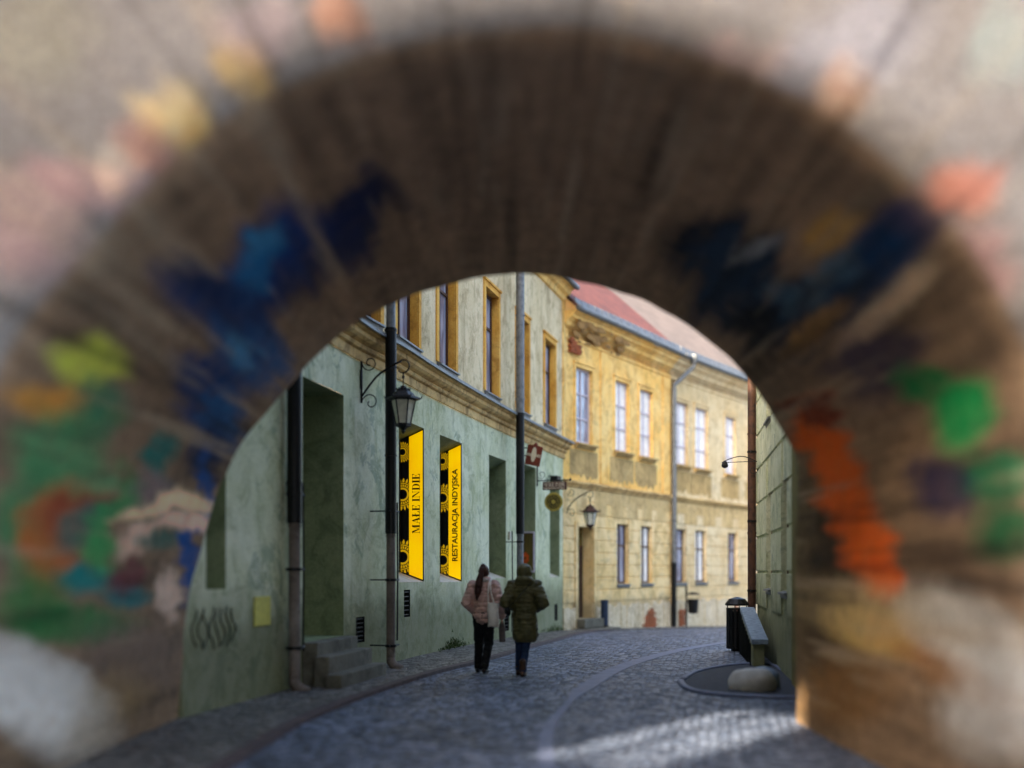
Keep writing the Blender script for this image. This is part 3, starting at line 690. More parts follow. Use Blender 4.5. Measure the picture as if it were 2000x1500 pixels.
# eaves and roof
mb = MB(); sweep(mb, GW, [(.004, ZE - .35), (.06, ZE - .33), (.1, ZE - .2), (.2, ZE - .15), (.26, ZE - .02), (.34, ZE), (.34, ZE + .08), (.004, ZE + .08)], 0, GW.L); mb.build('eaves_cornice', M['yellow'], gh)
mb = MB(); pts = [GW.P(GW.L * i / 40, ZE + .05, .42) for i in range(41)]; mb.tube(pts, .08, 10); mb.build('gutter', M['zinc'], gh, smooth=True)
def roof_along(W, zE, rise, depth, over, mat, parent, u0=0, u1=None, inner=(-.97, .25), name='roof', tri=None):
    u1 = W.L if u1 is None else u1; n = max(2, int((u1 - u0) / .6)); vs = []; uv = []
    rows = [(over, zE), (-depth * .5, zE + rise), (-depth, zE)]
    me = bpy.data.meshes.new(name); V = []; Fc = []; UV = []
    for i in range(n + 1):
        u = u0 + (u1 - u0) * i / n; base = W.P(u, 0, 0); nn = W.nrm(u)
        for j, (o, z) in enumerate(rows):
            if j == 0: p = base + nn * o
            else: p = base + Vector((inner[0], inner[1], 0)) * (-o)
            V.append((p.x, p.y, z))
            UV.append((u, j * math.hypot(depth * .5, rise)))
    for i in range(n):
        for j in range(2): Fc.append((i * 3 + j, (i + 1) * 3 + j, (i + 1) * 3 + j + 1, i * 3 + j + 1))
    nv = len(V)
    V += [(x, y, z - .12) for x, y, z in V]; UV += UV
    for i in range(n):
        for j in range(2): Fc.append((nv + i * 3 + j, nv + i * 3 + j + 1, nv + (i + 1) * 3 + j + 1, nv + (i + 1) * 3 + j))
        Fc.append((i * 3, nv + i * 3, nv + (i + 1) * 3, (i + 1) * 3)); Fc.append((i * 3 + 2, (i + 1) * 3 + 2, nv + (i + 1) * 3 + 2, nv + i * 3 + 2))
    for i in (0, n): Fc.append((i * 3, i * 3 + 1, i * 3 + 2, nv + i * 3 + 2, nv + i * 3 + 1, nv + i * 3))
    me.from_pydata(V, [], Fc); me.update(); ul = me.uv_layers.new(name='UVMap')
    for p in me.polygons:
        for li, vi in zip(p.loop_indices, p.vertices): ul.data[li].uv = UV[vi]
    me.materials.append(mat); o = bpy.data.objects.new(name, me); COL.objects.link(o); o.parent = parent; o.matrix_parent_inverse = parent.matrix_basis.inverted()
    return o
roof_along(GW, ZE + .14, 3.2, 9.0, .45, M['tile'], gh)
# steps to the doorway
dw = low[0]
mb = MB(); um = (dw['u0'] + dw['u1']) / 2; 
for k, (ou, z) in enumerate(((.22, .67), (.44, .45), (.66, .225))):
    wbox(mb, GW, dw['u0'] - .02 - .12 * k, dw['u1'] + .02 + .02 * k, -.1, min(z, dw['z0'] - .004), .003 if k == 0 else (.22, .22, .44)[k] + .001, ou)
tag(mb.build('door_steps', M['step'], bevel=.015), 'worn grey stone steps up to the deep green doorway', 'steps')
mb = MB(); wbox(mb, GW, dw['u0'] + .02, dw['u0'] + .22, dw['z0'], dw['z0'] + .12, -.55, -.2); tag(mb.build('stone_block', M['step'], bevel=.03), 'small pale stone block lying in the deep green doorway', 'stone')
# the doorway's side panel marks (faint scribble) and a tag on the wall by the gate
def scribble(W, ub, zb, wd, ht, n, seed, out=0.004, r=0.012):
    rd = random.Random(seed); mb = MB()
    for i in range(n):
        u = ub + wd * i / n; P = []
        a = rd.uniform(0, 6)
        for k in range(7): P.append(W.P(u + wd / n * (.5 + .5 * math.sin(a + k * 1.1)), zb + ht * (k / 6 if i % 2 else 1 - k / 6) + rd.uniform(-.03, .03), out + .002 * (i % 2)))
        mb.tube(P, r, 5, flat=.3)
    return mb
M['spray'] = plain('faded_spray_paint', (58, 66, 56), 0.9)
scribble(GW, GW.u(372), .75, 1.0, .42, 8, 3).build('graffiti_tag', M['spray'], gh)
mb = MB(); u = GW.u(495); wbox(mb, GW, u, GW.u(526), GW.z(510, 1222), GW.z(510, 1165), .003, .02); yp = mb.build('wall_plate', M['yplate'], bevel=.004)
tag(yp, 'small blank yellow plate on the green wall left of the black drainpipe', 'plate')

# lit banners on the far reveals of the two shop windows
def banner(o, t_split, words, style, cap, length, zoff, rosettes, label):
    b = o['u1'] - .006; c, d = o['z0'], o['z1']; dep = o['depth']; ra, dr = o['raise'], o['drop']
    P0 = GW.P(b, 0, 0); n = (GW.P(b, 0, -1) - P0).normalized()
    tang = (GW.P(b - .1, 0, 0) - P0).normalized()          # towards the camera side of the opening
    def pt(t, z, lift=0.0): q = P0 + n * t + tang * lift; return Vector((q.x, q.y, z))
    zb = lambda t: c + ra * t / dep + .02; zt_ = lambda t: d - dr * t / dep - .02
    root = thing('window_banner', label, 'banner', pt(.25, c), 'yellow and black lit banners in the shop windows')
    def slab(t0, t1, l0, l1, mat, name):
        mb = MB(); mb.hexa([pt(t0, zb(t0), l0), pt(t1, zb(t1), l0), pt(t1, zb(t1), l1), pt(t0, zb(t0), l1), pt(t0, zt_(t0), l0), pt(t1, zt_(t1), l0), pt(t1, zt_(t1), l1), pt(t0, zt_(t0), l1)])
        return mb.build(name, mat, root)
    slab(.01, t_split, .001, .02, M['yellow_glow'], 'yellow_panel')
    slab(t_split + .002, dep - .01, .001, .02, M['black'], 'black_panel')
    mb = MB()
    for t in (.003, ): mb.tube([pt(t, zb(t), .02), pt(t, zt_(t), .02)], .012, 6)
    mb.tube([pt(0, zb(0), .02), pt(dep, zb(dep), .02)], .012, 6); mb.tube([pt(0, zt_(0), .02), pt(dep, zt_(dep), .02)], .010, 6)
    mb.build('banner_frame', M['black'], root)
    # local frame: X up the banner, Y towards the deep side, Z towards the viewer
    def frame(z, t): 
        Mx = Matrix.Identity(4)
        X = Vector((0, 0, 1)); Yv = n; Z = tang
        for i in range(3): Mx[i][0] = X[i]; Mx[i][1] = Yv[i]; Mx[i][2] = Z[i]
        q = pt(t, z, .0215); Mx[0][3], Mx[1][3], Mx[2][3] = q; return Mx
    mb = MB(); tm = (t_split - cap) / 2 + .005
    if style == 'didot': didot(mb, words, cap, frame(zoff, tm), 0, length)
    else: text_mesh(mb, words, cap / .70, frame(zoff, tm), 0, .004, length)
    mb.build('lettering', M['ink'], root)
    Mx = Matrix.Identity(4); X = n; Yv = Vector((0, 0, 1)); Z = tang
    for i in range(3): Mx[i][0] = X[i]; Mx[i][1] = Yv[i]; Mx[i][2] = Z[i]
    q = pt(0, 0, .0215); Mx[0][3], Mx[1][3], Mx[2][3] = q
    for (z, r) in rosettes: mb = MB(); mandala(mb, t_split + .13, z, r, Mx, 0, (t_split + .004, dep - .02)); mb.build('rosette_print', M['mandala'], root)
Yb = GW.P(low[2]['u1'], 0).y
zz = lambda y, Y: EYE + (HY - y) * Y / F
banner(low[2], .284, 'MAŁE INDIE', 'didot', .15, 1.12, zz(1042, Yb), [(zz(882, Yb), .2), (zz(965, Yb), .31), (zz(1088, Yb), .34)], 'lit yellow and black banner with stencil serif words, in the window behind the big lantern')
Yb = GW.P(low[3]['u1'], 0).y
banner(low[3], .284, 'RESTAURACJA INDYJSKA', 'sans', .115, 1.93, zz(1096, Yb), [(zz(900, Yb), .2), (zz(972, Yb), .31), (zz(1094, Yb), .34)], 'lit yellow and black banner with plain sans serif words, in the second shop window')
# glass behind the deep windows
for o in (low[4], low[6]):
    q = dict(u0=o['u0'], u1=o['u1'], z0=o['z0'] + o['raise'], z1=o['z1'] - o['drop']); window(GW, q, gh, M['brown'], M['pane_dark'], o['depth'] - .03, mull=1, rails=(.6,))
for o in (low[2], low[3]):
    q = dict(u0=o['u0'], u1=o['u1'] - .05, z0=o['z0'] + o['raise'], z1=o['z1'] - o['drop']); window(GW, q, gh, M['black'], M['pane_dark'], o['depth'] - .03, mull=0, rails=())
# shop entrance: a framed glass case on its far reveal
o = low[5]; b = o['u1'] - .004; P0 = GW.P(b, 0, 0); n_ = (GW.P(b, 0, -1) - P0).normalized(); tg = (GW.P(b - .1, 0, 0) - P0).normalized()
def pt4(t, z, l): q = P0 + n_ * t + tg * l; return Vector((q.x, q.y, z))
Y4 = P0.y; zA, zB = zz(1118, Y4), zz(1038, Y4)
sc_ = thing('menu_case', 'white framed glass menu case with an orange poster, in the last doorway', 'display case', pt4(.2, zA, 0))
mb = MB()
for (t0, t1, z0_, z1_) in ((.02, .05, zA, zB), (.45, .48, zA, zB), (.051, .449, zA, zA + .04), (.051, .449, zB - .04, zB)):
    mb.hexa([pt4(t0, z0_, .002), pt4(t1, z0_, .002), pt4(t1, z0_, .05), pt4(t0, z0_, .05), pt4(t0, z1_, .002), pt4(t1, z1_, .002), pt4(t1, z1_, .05), pt4(t0, z1_, .05)])
mb.build('case_frame', M['lilac'], sc_)
mb = MB(); mb.quad(pt4(.05, zA + .04, .03), pt4(.45, zA + .04, .03), pt4(.45, zB - .04, .03), pt4(.05, zB - .04, .03)); mb.build('glass', M['olivepane'], sc_)
mb = MB(); zc = zz(1090, Y4)
for k in range(7):
    a = k * math.pi * 2 / 7; c_ = (.28 + .07 * math.cos(a), zc + .1 * math.sin(a)); mb.add([pt4(c_[0] + .05 * math.cos(t * 1.047), c_[1] + .07 * math.sin(t * 1.047), .034 + .001 * k) for t in range(6)], [tuple(range(6))])
mb.build('poster_flower', M['orange'], sc_)
mb = MB(); wbox(mb, GW, o['u0'] + .01, o['u1'] - .06, -.05, o['z1'] - .5, -.58, -.54); mb.build('shop_door', M['door'], gh)

# drainpipes of the green house
IR = M['iron']
downpipe('drainpipe', 'thick black and grey drainpipe nearest the gate, left of the deep doorway', GW, 557, .13, .085, [(GW.z(557, 640), GW.z(557, 1022), IR, 1.15, 'upper_pipe'), (GW.z(557, 1022), .2, M['pipe_low'], .9, 'lower_pipe')], (GW.z(557, 965), GW.z(557, 1112), GW.z(557, 1265)), (GW.z(557, 930), GW.z(557, 1290), (.2, .36)))
downpipe('drainpipe', 'black drainpipe with grey lower length behind the big lantern', GW, 722, .37, .075, [(GW.z(747, 560), ZC + .12, M['zinc'], 1.0, 'zinc_pipe'), (ZC + .12, GW.z(747, 1045), IR, 1.2, 'upper_pipe'), (GW.z(747, 1045), .22, M['pipe_low'], .95, 'lower_pipe')], (GW.z(747, 1002), GW.z(747, 1132), GW.z(747, 1256)), (GW.z(747, 975), GW.z(747, 1262), (.3, .5)))
downpipe('drainpipe', 'drainpipe between the deep windows, zinc above the cornice and black below', GW, 987, .37, .075, [(ZE - .1, ZC + .02, M['zinc'], 1.35, 'zinc_pipe'), (ZC + .02, GW.z(1002, 1045), IR, 1.35, 'upper_pipe'), (GW.z(1002, 1045), .1, M['zinc'], 1.1, 'lower_pipe')], (GW.z(1002, 1060), GW.z(1002, 1180)), (GW.z(1002, 1040), GW.z(1002, 1230), (-.3,)))

# ---------------------------------------------------------------- lanterns on scroll brackets
def scroll(c, r0, r1, turns, ax, az, start=0.0, n=26):
    return [Vector(c) + ax * (r0 + (r1 - r0) * k / n) * math.cos(start + turns * 2 * math.pi * k / n) + az * (r0 + (r1 - r0) * k / n) * math.sin(start + turns * 2 * math.pi * k / n) for k in range(n + 1)]
def lantern(W, u, z, reach, size, label, body_mat, side_scroll=True):
    n = W.nrm(u).normalized(); Z = Vector((0, 0, 1)); b = W.P(u, z, 0); g = thing('street_lantern', label, 'lantern', b, 'wrought iron wall lanterns')
    tip = b + n * reach + Z * .12
    mb = MB(); mb.tube([b + n * .02 - Z * .42, b + n * .02 + Z * .28], .016, 8); mb.box(b + n * .012 - Z * .05, (.03, .06, .3), W.ang(u) + math.pi / 2)
    arm = [b + n * .02 - Z * .32, b + n * .18 - Z * .12, b + n * reach * .45 + Z * .02, b + n * reach * .8 + Z * .16, b + n * reach * .95 + Z * .2]
    mb.tube(catmull(arm, .04), .017, 8)
    mb.tube(scroll(b + n * .16 + Z * .2, .13, .03, 1.3, n, Z, math.pi), .009, 6); mb.tube(scroll(b + n * .17 - Z * .42, .15, .03, 1.1, n, -Z, math.pi), .009, 6)
    mb.tube(scroll(tip + Z * .0, .1, .1, .8, n, Z, math.pi / 2 + 2.2), .011, 6); mb.tube(scroll(tip - n * .17 - Z * .02, .05, .015, 1.2, n, Z, 0), .007, 6)
    mb.build('bracket', IR, g, smooth=True)
    t = tip - Z * .1; s = size
    mb = MB(); mb.tube([t, t - Z * .2 * s], .009, 6); mb.tube([t - Z * .05 * s, t - Z * .09 * s], .022, 8); mb.build('hanger', IR, g)
    h = t - Z * .2 * s
    mb = MB(); mb.lathe([(.015, 0), (.045, -.015), (.05, -.04), (.09, -.05), (.10, -.085), (.13, -.10), (.19, -.17), (.275, -.20), (.285, -.225), (.21, -.235), (.02, -.236)], n=6, M=Matrix.Translation(h) @ Matrix.Scale(s, 4))
    for k in range(6):
        a = k * math.pi / 3; p = h + Vector((math.cos(a), math.sin(a), 0)) * .285 * s - Z * .21 * s
        mb.tube([p, p + Vector((math.cos(a) * .02, math.sin(a) * .02, .045)) * s], [.012 * s, .003 * s], 6)
    for k in range(12):
        a = k * math.pi / 6; p = h + Vector((math.cos(a), math.sin(a), 0)) * .10 * s - Z * .08 * s; mb.tube([p, p + Vector((math.cos(a) * .02, math.sin(a) * .02, .035)) * s], [.016 * s, .004 * s], 5)
    mb.build('lantern_roof', body_mat, g)
    mb = MB(); r0, r1, zA_, zB_ = .195 * s, .115 * s, -.235 * s, -.62 * s
    for k in range(6):
        a = k * math.pi / 3; ca = Vector((math.cos(a), math.sin(a), 0)); mb.tube([h + ca * r0 + Z * zA_, h + ca * r1 + Z * zB_], .011 * s, 6)
        a2 = a + math.pi / 3; cb = Vector((math.cos(a2), math.sin(a2), 0))
        mb.tube([h + ca * r1 + Z * zB_, h + cb * r1 + Z * zB_], .013 * s, 6); mb.tube([h + ca * r0 + Z * zA_, h + cb * r0 + Z * zA_], .013 * s, 6)
    mb.lathe([(.12, 0), (.125, -.03), (.06, -.06), (.03, -.09), (.035, -.11), (.008, -.15)], n=6, M=Matrix.Translation(h + Z * (zB_)) @ Matrix.Scale(s, 4))
    mb.build('lantern_frame', body_mat, g)
    mb = MB(); mb.lathe([(r1 * .96 / s, zB_ / s + .003), (r0 * .96 / s, zA_ / s - .003)], n=6, M=Matrix.Translation(h) @ Matrix.Scale(s, 4)); mb.build('lantern_glass', M['milk'], g)
    return g
lantern(GW, GW.u(704), GW.z(704, 735), .72, .98, 'large black lantern with milky glass on scroll bracket above the steps', IR)
YW0 = [(1.50, 29.25), (1.63, 29.5), (3.05, 31.62), (6.27, 36.5), (9.4, 40.75), (12.2, 44.4)]
YW = Wall(YW0, 1)
lantern(YW, YW.u(1106), 3.72, .78, .98, 'smaller rust brown lantern on the yellow house above the door', M['rusty'])

# ---------------------------------------------------------------- hanging and wall signs
us_ = GW.u(1048); nb = GW.nrm(us_).normalized(); Zv = Vector((0, 0, 1)); b0 = GW.P(us_, 0, 0); Ys = b0.y
hs = thing('hanging_sign', 'maroon shop board with a round gold disc below, hung from a scroll bracket', 'shop sign', GW.P(us_, zz(939, Ys), 0))
zr = zz(939, Ys)
mb = MB(); mb.tube([b0 + Zv * (zr + .38) + nb * .02, b0 + Zv * (zr - .15) + nb * .02], .018, 8); mb.tube([b0 + nb * .02 + Zv * zr, b0 + nb * .92 + Zv * zr], .014, 8)
mb.tube(scroll(b0 + nb * .14 + Zv * (zr + .16), .12, .03, 1.3, nb, Zv, math.pi), .008, 6); mb.tube(scroll(b0 + nb * .36 + Zv * (zr + .09), .09, .02, 1.2, nb, Zv, math.pi), .008, 6); mb.tube(scroll(b0 + nb * .62 + Zv * (zr + .05), .06, .02, 1.2, nb, Zv, math.pi), .008, 6)
mb.lathe([(.005, 0), (.03, .02), (.03, .05), (.004, .08)], tuple(b0 + nb * .93 + Zv * (zr - .03)), 8); mb.build('bracket', IR, hs)
def plane_frame(o, X, Z, Nn):
    Mx = Matrix.Identity(4)
    for i in range(3): Mx[i][0] = X[i]; Mx[i][1] = Z[i]; Mx[i][2] = Nn[i]
    Mx[0][3], Mx[1][3], Mx[2][3] = o; return Mx
tb = -(GW.P(us_ + .1, 0, 0) - b0).normalized()          # towards the viewer
mb = MB(); cB = b0 + nb * .50 + Zv * (zr - .145); Mx = plane_frame(cB, nb, Zv, tb)
mb.box(None, (.66, .22, .03), M=Mx); mb.build('board', M['maroon'], hs, bevel=.006)
mb = MB(); didot(mb, 'MAŁE INDIE', .105, Mx @ Matrix.Translation((-.29, -.02, .016)), 0, .58, .004); mb.build('board_lettering', M['cream'], hs); mb = MB(); text_mesh(mb, 'RESTAURACJA INDYJSKA', .06, Mx @ Matrix.Translation((-.28, -.085, .018)), 0, .003, .56); mb.build('board_lettering', M['cream'], hs)
mb = MB(); cD = b0 + nb * .47 + Zv * (zz(981, Ys)); MD = plane_frame(cD, nb, Zv, tb); mb.lathe([(.235, -.012), (.25, -.008), (.25, .008), (.235, .012)], n=40, M=MD); mb.build('disc', M['olivegold'], hs)
mb = MB(); mandala(mb, 0, 0, .21, MD @ Matrix.Translation((0, 0, .012)), 0); mb.build('disc_rosette', M['iron'], hs)
mb = MB(); mb.tube([cB - Zv * .1, cD + Zv * .25], .008, 6); mb.build('hook', IR, hs); mb = MB(); mb.tube([cB + nb * .2 + Zv * .1, cB + nb * .2 + Zv * .15], .006, 6); mb.build('hook', IR, hs); mb = MB(); mb.tube([cB - nb * .2 + Zv * .1, cB - nb * .2 + Zv * .15], .006, 6); mb.build('hook', IR, hs)
# red sign board over the last doorway, tilted out from the wall
ur = GW.u(1022); br = GW.P(ur, 0, 0); Yr = br.y
rs = thing('wall_sign', 'brick red peaked sign board with a white oval, leaning out over the doorway', 'shop sign', GW.P(ur, zz(890, Yr), 0))
X = (nb * .97 + Zv * -.22).normalized(); Zs = (Zv * .97 + nb * .22 + tb * .1).normalized(); Nn = X.cross(Zs).normalized()
if Nn.dot(tb) < 0: Nn = -Nn
cR = br + nb * .28 + Zv * zz(890, Yr); MR = plane_frame(cR, X, Zs, Nn)
def extr(mb, P, Mx, z0, z1, mi=0):
    m = len(P); mb.add([Mx @ Vector((x, y, z0)) for x, y in P] + [Mx @ Vector((x, y, z1)) for x, y in P], [tuple(range(m - 1, -1, -1)), tuple(range(m, 2 * m))] + [(i, (i + 1) % m, m + (i + 1) % m, m + i) for i in range(m)], mi)
mb = MB(); extr(mb, [(-.2, -.26), (.2, -.26), (.2, .24), (.06, .26), (0, .34), (-.06, .26), (-.2, .24)], MR, -.02, .015); mb.build('board', M['signred'], rs, bevel=.006)
mb = MB(); extr(mb, [(.065 * math.cos(k * math.pi / 10), .02 + .19 * math.sin(k * math.pi / 10)) for k in range(20)], MR, .016, .02)
text_mesh(mb, 'MAŁE', .1, MR @ Matrix.Translation((-.185, -.03, .019)), 0, .004, .12); text_mesh(mb, 'INDIE', .1, MR @ Matrix.Translation((.07, -.03, .019)), 0, .004, .12); mb.build('sign_emblem', M['cream'], rs)
mb = MB(); mb.tube([br + nb * .01 + Zv * (zz(890, Yr)), cR - Nn * .03], .015, 6); mb.build('stay', IR, rs); mb = MB(); mb.tube([br + nb * .01 + Zv * (zz(890, Yr) + .2), cR - Nn * .03 + Zv * .18], .015, 6); mb.build('stay', IR, rs)
# small lamp and junction boxes
mb = MB(); ub = GW.u(1075); wbox(mb, GW, ub - .05, ub + .35, zz(938, 27.8), zz(932, 27.8) + .05, .01, .22)
tag(mb.build('floodlight', M['iron'], bevel=.01), 'dark small floodlight box behind the hanging sign', 'lamp')
mb = MB(); ub = GW.u(993); wbox(mb, GW, ub - .03, ub + .08, GW.z(993, 1054), GW.z(993, 1038), .01, .05); tag(mb.build('junction_box', M['sillw'], bevel=.005), 'small pale junction box beside the deep green window', 'electrical box')
mb = MB(); ub = GW.u(1013); wbox(mb, GW, ub - .08, ub + .1, GW.z(1013, 938), GW.z(1013, 929), .01, .12); tag(mb.build('camera_box', M['iron'], bevel=.005), 'little black box on the wall right of the black pipe', 'electrical box')

# ---------------------------------------------------------------- the yellow house and its beige neighbour
UB = YW.u(1309); ZY = 9.1; ZS = 4.20
yh = thing('yellow_house', 'weathered yellow two storey house with red roof, scorched cornice and rusticated ground floor', 'house', tuple(YW.P(3.5, -.3)))
bh = thing('beige_house', 'pale beige house with grey roof beyond the long zinc drainpipe', 'house', tuple(YW.P(12, -.6)))
def Ry(x0, x1, yt, yb, xr=None, **k):
    d = YW.rect(x0, x1, yt, yb, xr); d.update(k); return d
yup = [Ry(1124, 1156, 717, 862, 1138), Ry(1201, 1228, 747, 878, 1212), Ry(1249, 1274, 764, 889, 1260)]
bup = [Ry(1317, 1343, 784, 912, 1328), Ry(1357, 1382, 797, 919, 1368), Ry(1416, 1436, 816, 927, 1424), Ry(1462, 1480, 832, 934, 1470)]
zu0 = sum(o['z0'] for o in yup + bup[:3]) / 6; zu1 = sum(o['z1'] for o in yup + bup[:3]) / 6
ylo = [Ry(1204, 1227, 1025, 1143, 1212), Ry(1251, 1273, 1028, 1138, 1260)]
blo = [Ry(1316, 1339, 1033, 1138, 1325), Ry(1357, 1379, 1036, 1136, 1366), Ry(1421, 1440, 1039, 1133, 1428), Ry(1466, 1484, 1041, 1131, 1470)]
zl0 = sum(o['z0'] for o in ylo + blo[:3]) / 5; zl1 = sum(o['z1'] for o in ylo + blo[:3]) / 5
for o in yup + bup: o.update(z0=zu0, z1=zu1, depth=.17)
for o in ylo + blo: o.update(z0=zl0, z1=zl1, depth=.2)
door = Ry(1126, 1157, 1029, 1199, 1140, depth=.42); door['z0'] = .15
for part, ua, ub2, ops_up, ops_lo, mu, ml in (('yellow', 0, UB, yup, ylo + [door], M['yellow'], M['yellowlow']), ('beige', UB, YW.L, bup, blo, M['beige'], M['beige'])):
    root = yh if part == 'yellow' else bh
    mb = MB(); facade(mb, YW, ZS, ZY, ops_up, ua, ub2)
    mb.build('upper_wall', mu, root)
    mb = MB(); facade(mb, YW, -2.0, ZS, ops_lo, ua, ub2)
    # rusticated courses: raised bands with open joints between
    z = .62
    while z < 3.9:
        z2 = min(z + .385, ZS - .02); cuts = sorted({ua + .03, ub2 - .03} | {o[k] for o in ops_lo for k in ('u0', 'u1') if o['z0'] < z2 and o['z1'] > z})
        for a, b in zip(cuts, cuts[1:]):
            m = (a + b) / 2
            if b - a < .05 or any(o['u0'] < m < o['u1'] and o['z0'] < z2 - .02 and o['z1'] > z + .02 for o in ops_lo): continue
            zlo, zhi = z + .012, z2 - .012
            sweep(mb, YW, [(.002, zlo), (.022, zlo + .008), (.026, zlo + .02), (.026, zhi - .02), (.022, zhi - .008), (.002, zhi)], a + .004, b - .004, .8)
        z += .385
    mb.build('ground_floor_wall', ml, root)
    mb = MB(); sweep(mb, YW, [(.03, ZS - .1), (.06, ZS - .08), (.06, ZS - .03), (.12, ZS), (.14, ZS + .06), (.10, ZS + .09), (.004, ZS + .12), (.004, ZS - .1)], ua, ub2); mb.build('string_course', M['tan'] if part == 'yellow' else M['weather'], root)
    # moulded eaves cornice
    mb = MB(); sweep(mb, YW, [(.003, ZY - .62), (.04, ZY - .60), (.04, ZY - .52), (.003, ZY - .50), (.003, ZY - .32), (.06, ZY - .28), (.12, ZY - .24), (.14, ZY - .14), (.24, ZY - .06), (.30, ZY - .04), (.32, ZY + .04), (.42, ZY + .08), (.42, ZY + .14), (.003, ZY + .14)], ua, ub2); mb.build('eaves_cornice', mu, root)
    mb = MB(); N_ = 30; pts = [YW.P(ua + (ub2 - ua) * i / N_ , ZY + .20, .5) for i in range(N_ + 1)]; mb.tube(pts, .085, 10); mb.build('gutter', M['zinc'], root, smooth=True)
    # snow guard tiles above the gutter
    n = int((ub2 - ua) / .42)
    for i in range(n):
        mb = MB(); u = ua + (i + .5) * .42; mb.hexa([YW.P(u - .19, ZY + .31, .45), YW.P(u + .19, ZY + .31, .45), YW.P(u + .19, ZY + .33, .40), YW.P(u - .19, ZY + .33, .40), YW.P(u - .19, ZY + .50, .40), YW.P(u + .19, ZY + .50, .40), YW.P(u + .19, ZY + .50, .37), YW.P(u - .19, ZY + .50, .37)])
        mb.build('snow_guard', M['zinc'], root)
    roof_along(YW, ZY + .28, 5.0 if part == 'yellow' else 4.6, 10.0, .48, M['tile'] if part == 'yellow' else M['tile_grey'], root, ua, ub2, (-.82, .57))
    # closing walls at the back and ends
    for u in (ua + .001, ub2 - .001):
        mb = MB(); p = YW.P(u, 0); q = Vector((p.x - .82 * 10, p.y + .57 * 10, 0)); m_ = (p + q) / 2
        mb.add([(p.x, p.y, -2), (q.x, q.y, -2), (q.x, q.y, ZY + .15), (m_.x, m_.y, ZY + 4.4), (p.x, p.y, ZY + .15)], [(0, 1, 2, 3, 4)])
        mb.build('gable_wall', ml, root)
    for i, o in enumerate(ops_up):
        window(YW, o, root, M['lilac'], M['pane'] if (part == 'yellow' and i == 0) else M['pane_white'], .15, mull=1, rails=(.33, .66) if part == 'yellow' else (.3, .68), fw=.06, sill=(.1, .2, .06), sill_mat=M['weather'], surround=(.11, .03), smat=mu)
    for i, o in enumerate(ops_lo):
        if o is door: continue
        window(YW, o, root, M['brown'], M['pane_white'] if i % 2 else M['pane'], .17, mull=1, rails=(.64,), fw=.045, sill=(.03, .1, .04), sill_mat=M['zinc'])
    # patches where the render under the sills is bare
    rd = random.Random(5)
    groups = [(o['u0'] - .35, o['u1'] + .35) for o in ops_up]
    for (a, b) in groups:
        mb = MB()
        N = 70; topz = zu0 - .22; P = []
        a, b = max(a, ua + .05), min(b, ub2 - .1)
        low_ = [(a + (b - a) * i / N, ZS + .28 + .16 * noise.fractal(Vector((i * .13, a, 4)), 1, 2, 4)) for i in range(N + 1)]
        for (u0_, z0_), (u1_, z1_) in zip(low_, low_[1:]): mb.quad(YW.P(u0_, z0_, .006), YW.P(u1_, z1_, .006), YW.P(u1_, topz, .006), YW.P(u0_, topz, .006))
        mb.build('bare_render', M['weather'], root)
    # weathered frieze below the string course
    mb = MB(); us = [ua + .05 + (ub2 - ua - .1) * i / 60 for i in range(61)]; zl = [3.70 if i % 9 in (3, 4, 5) else 3.315 for i in range(61)]
    for i in range(60):
        if part == 'yellow' and 10 < i < 15:
            if mb.v: mb.build('stained_frieze', M['frieze'], root); mb = MB()
            continue
        mb.quad(YW.P(us[i], zl[i], .031), YW.P(us[i + 1], zl[i], .031), YW.P(us[i + 1], ZS - .11, .031), YW.P(us[i], ZS - .11, .031))
    mb.build('stained_frieze', M['frieze'], root)
    # stone plinth with ragged top
    mb = MB(); us = [ua + .02 + (ub2 - ua - .04) * i / 50 for i in range(51)]; zt2 = [.50 + .22 * noise.noise(Vector((i * .45, 3, 1 if part == 'yellow' else 8))) for i in range(51)]
    for i in range(50):
        m = (us[i] + us[i + 1]) / 2
        if part == 'yellow' and door['u0'] - .05 < m < door['u1'] + .05: continue
        o1 = .05 + .03 * noise.noise(Vector((i * .9, 0, 0)))
        mb.hexa([YW.P(us[i], -1.5, o1), YW.P(us[i + 1] - .004, -1.5, o1), YW.P(us[i + 1] - .004, -1.5, .003), YW.P(us[i], -1.5, .003), YW.P(us[i], zt2[i], o1), YW.P(us[i + 1] - .004, zt2[i + 1], o1), YW.P(us[i + 1] - .004, zt2[i + 1], .003), YW.P(us[i], zt2[i], .003)])
    mb.build('plinth', M['stone'], root)
# scorched stretch of the cornice and bared brick
M['brick'] = plain('orange_brick', (176, 96, 56), .85, .35, 6)
M['scorch'] = plaster('scorched_render', (150, 112, 64), (176, 138, 84), (84, 62, 40), .6)
def bricks(W, u0, z0, wd, ht, out, seed, name, parent, seedshape=0):
    mb = MB(); rd = random.Random(seed); r = 0; z = z0
    while z < z0 + ht:
        u = u0 + (.06 if r % 2 else 0)
        while u < u0 + wd:
            k = noise.noise(Vector((u * 1.6 + seed, z * 1.6, 2))) + .9 - 1.7 * ((u - u0) / wd - .5) ** 2 * 2 - 1.3 * max(0, (z - z0) / ht - .35)
            if k > .45: wbox(mb, W, u + .006, u + .21, z + .005, z + .065, .02, out + rd.uniform(0, .015))
            u += .22
        z += .075; r += 1
    return mb.build(name, M['brick'], parent)
bricks(YW, YW.u(1250), -.5, 1.0, 1.05, .09, 2, 'bared_brick', yh); bricks(YW, YW.u(1318), -.4, .8, 1.1, .09, 5, 'bared_brick', bh); bricks(YW, YW.u(1426), -.3, .9, .9, .09, 9, 'bared_brick', bh)
bricks(YW, .1, ZY - 1.0, 1.0, .75, .10, 11, 'bared_brick', yh)
rd = random.Random(8)
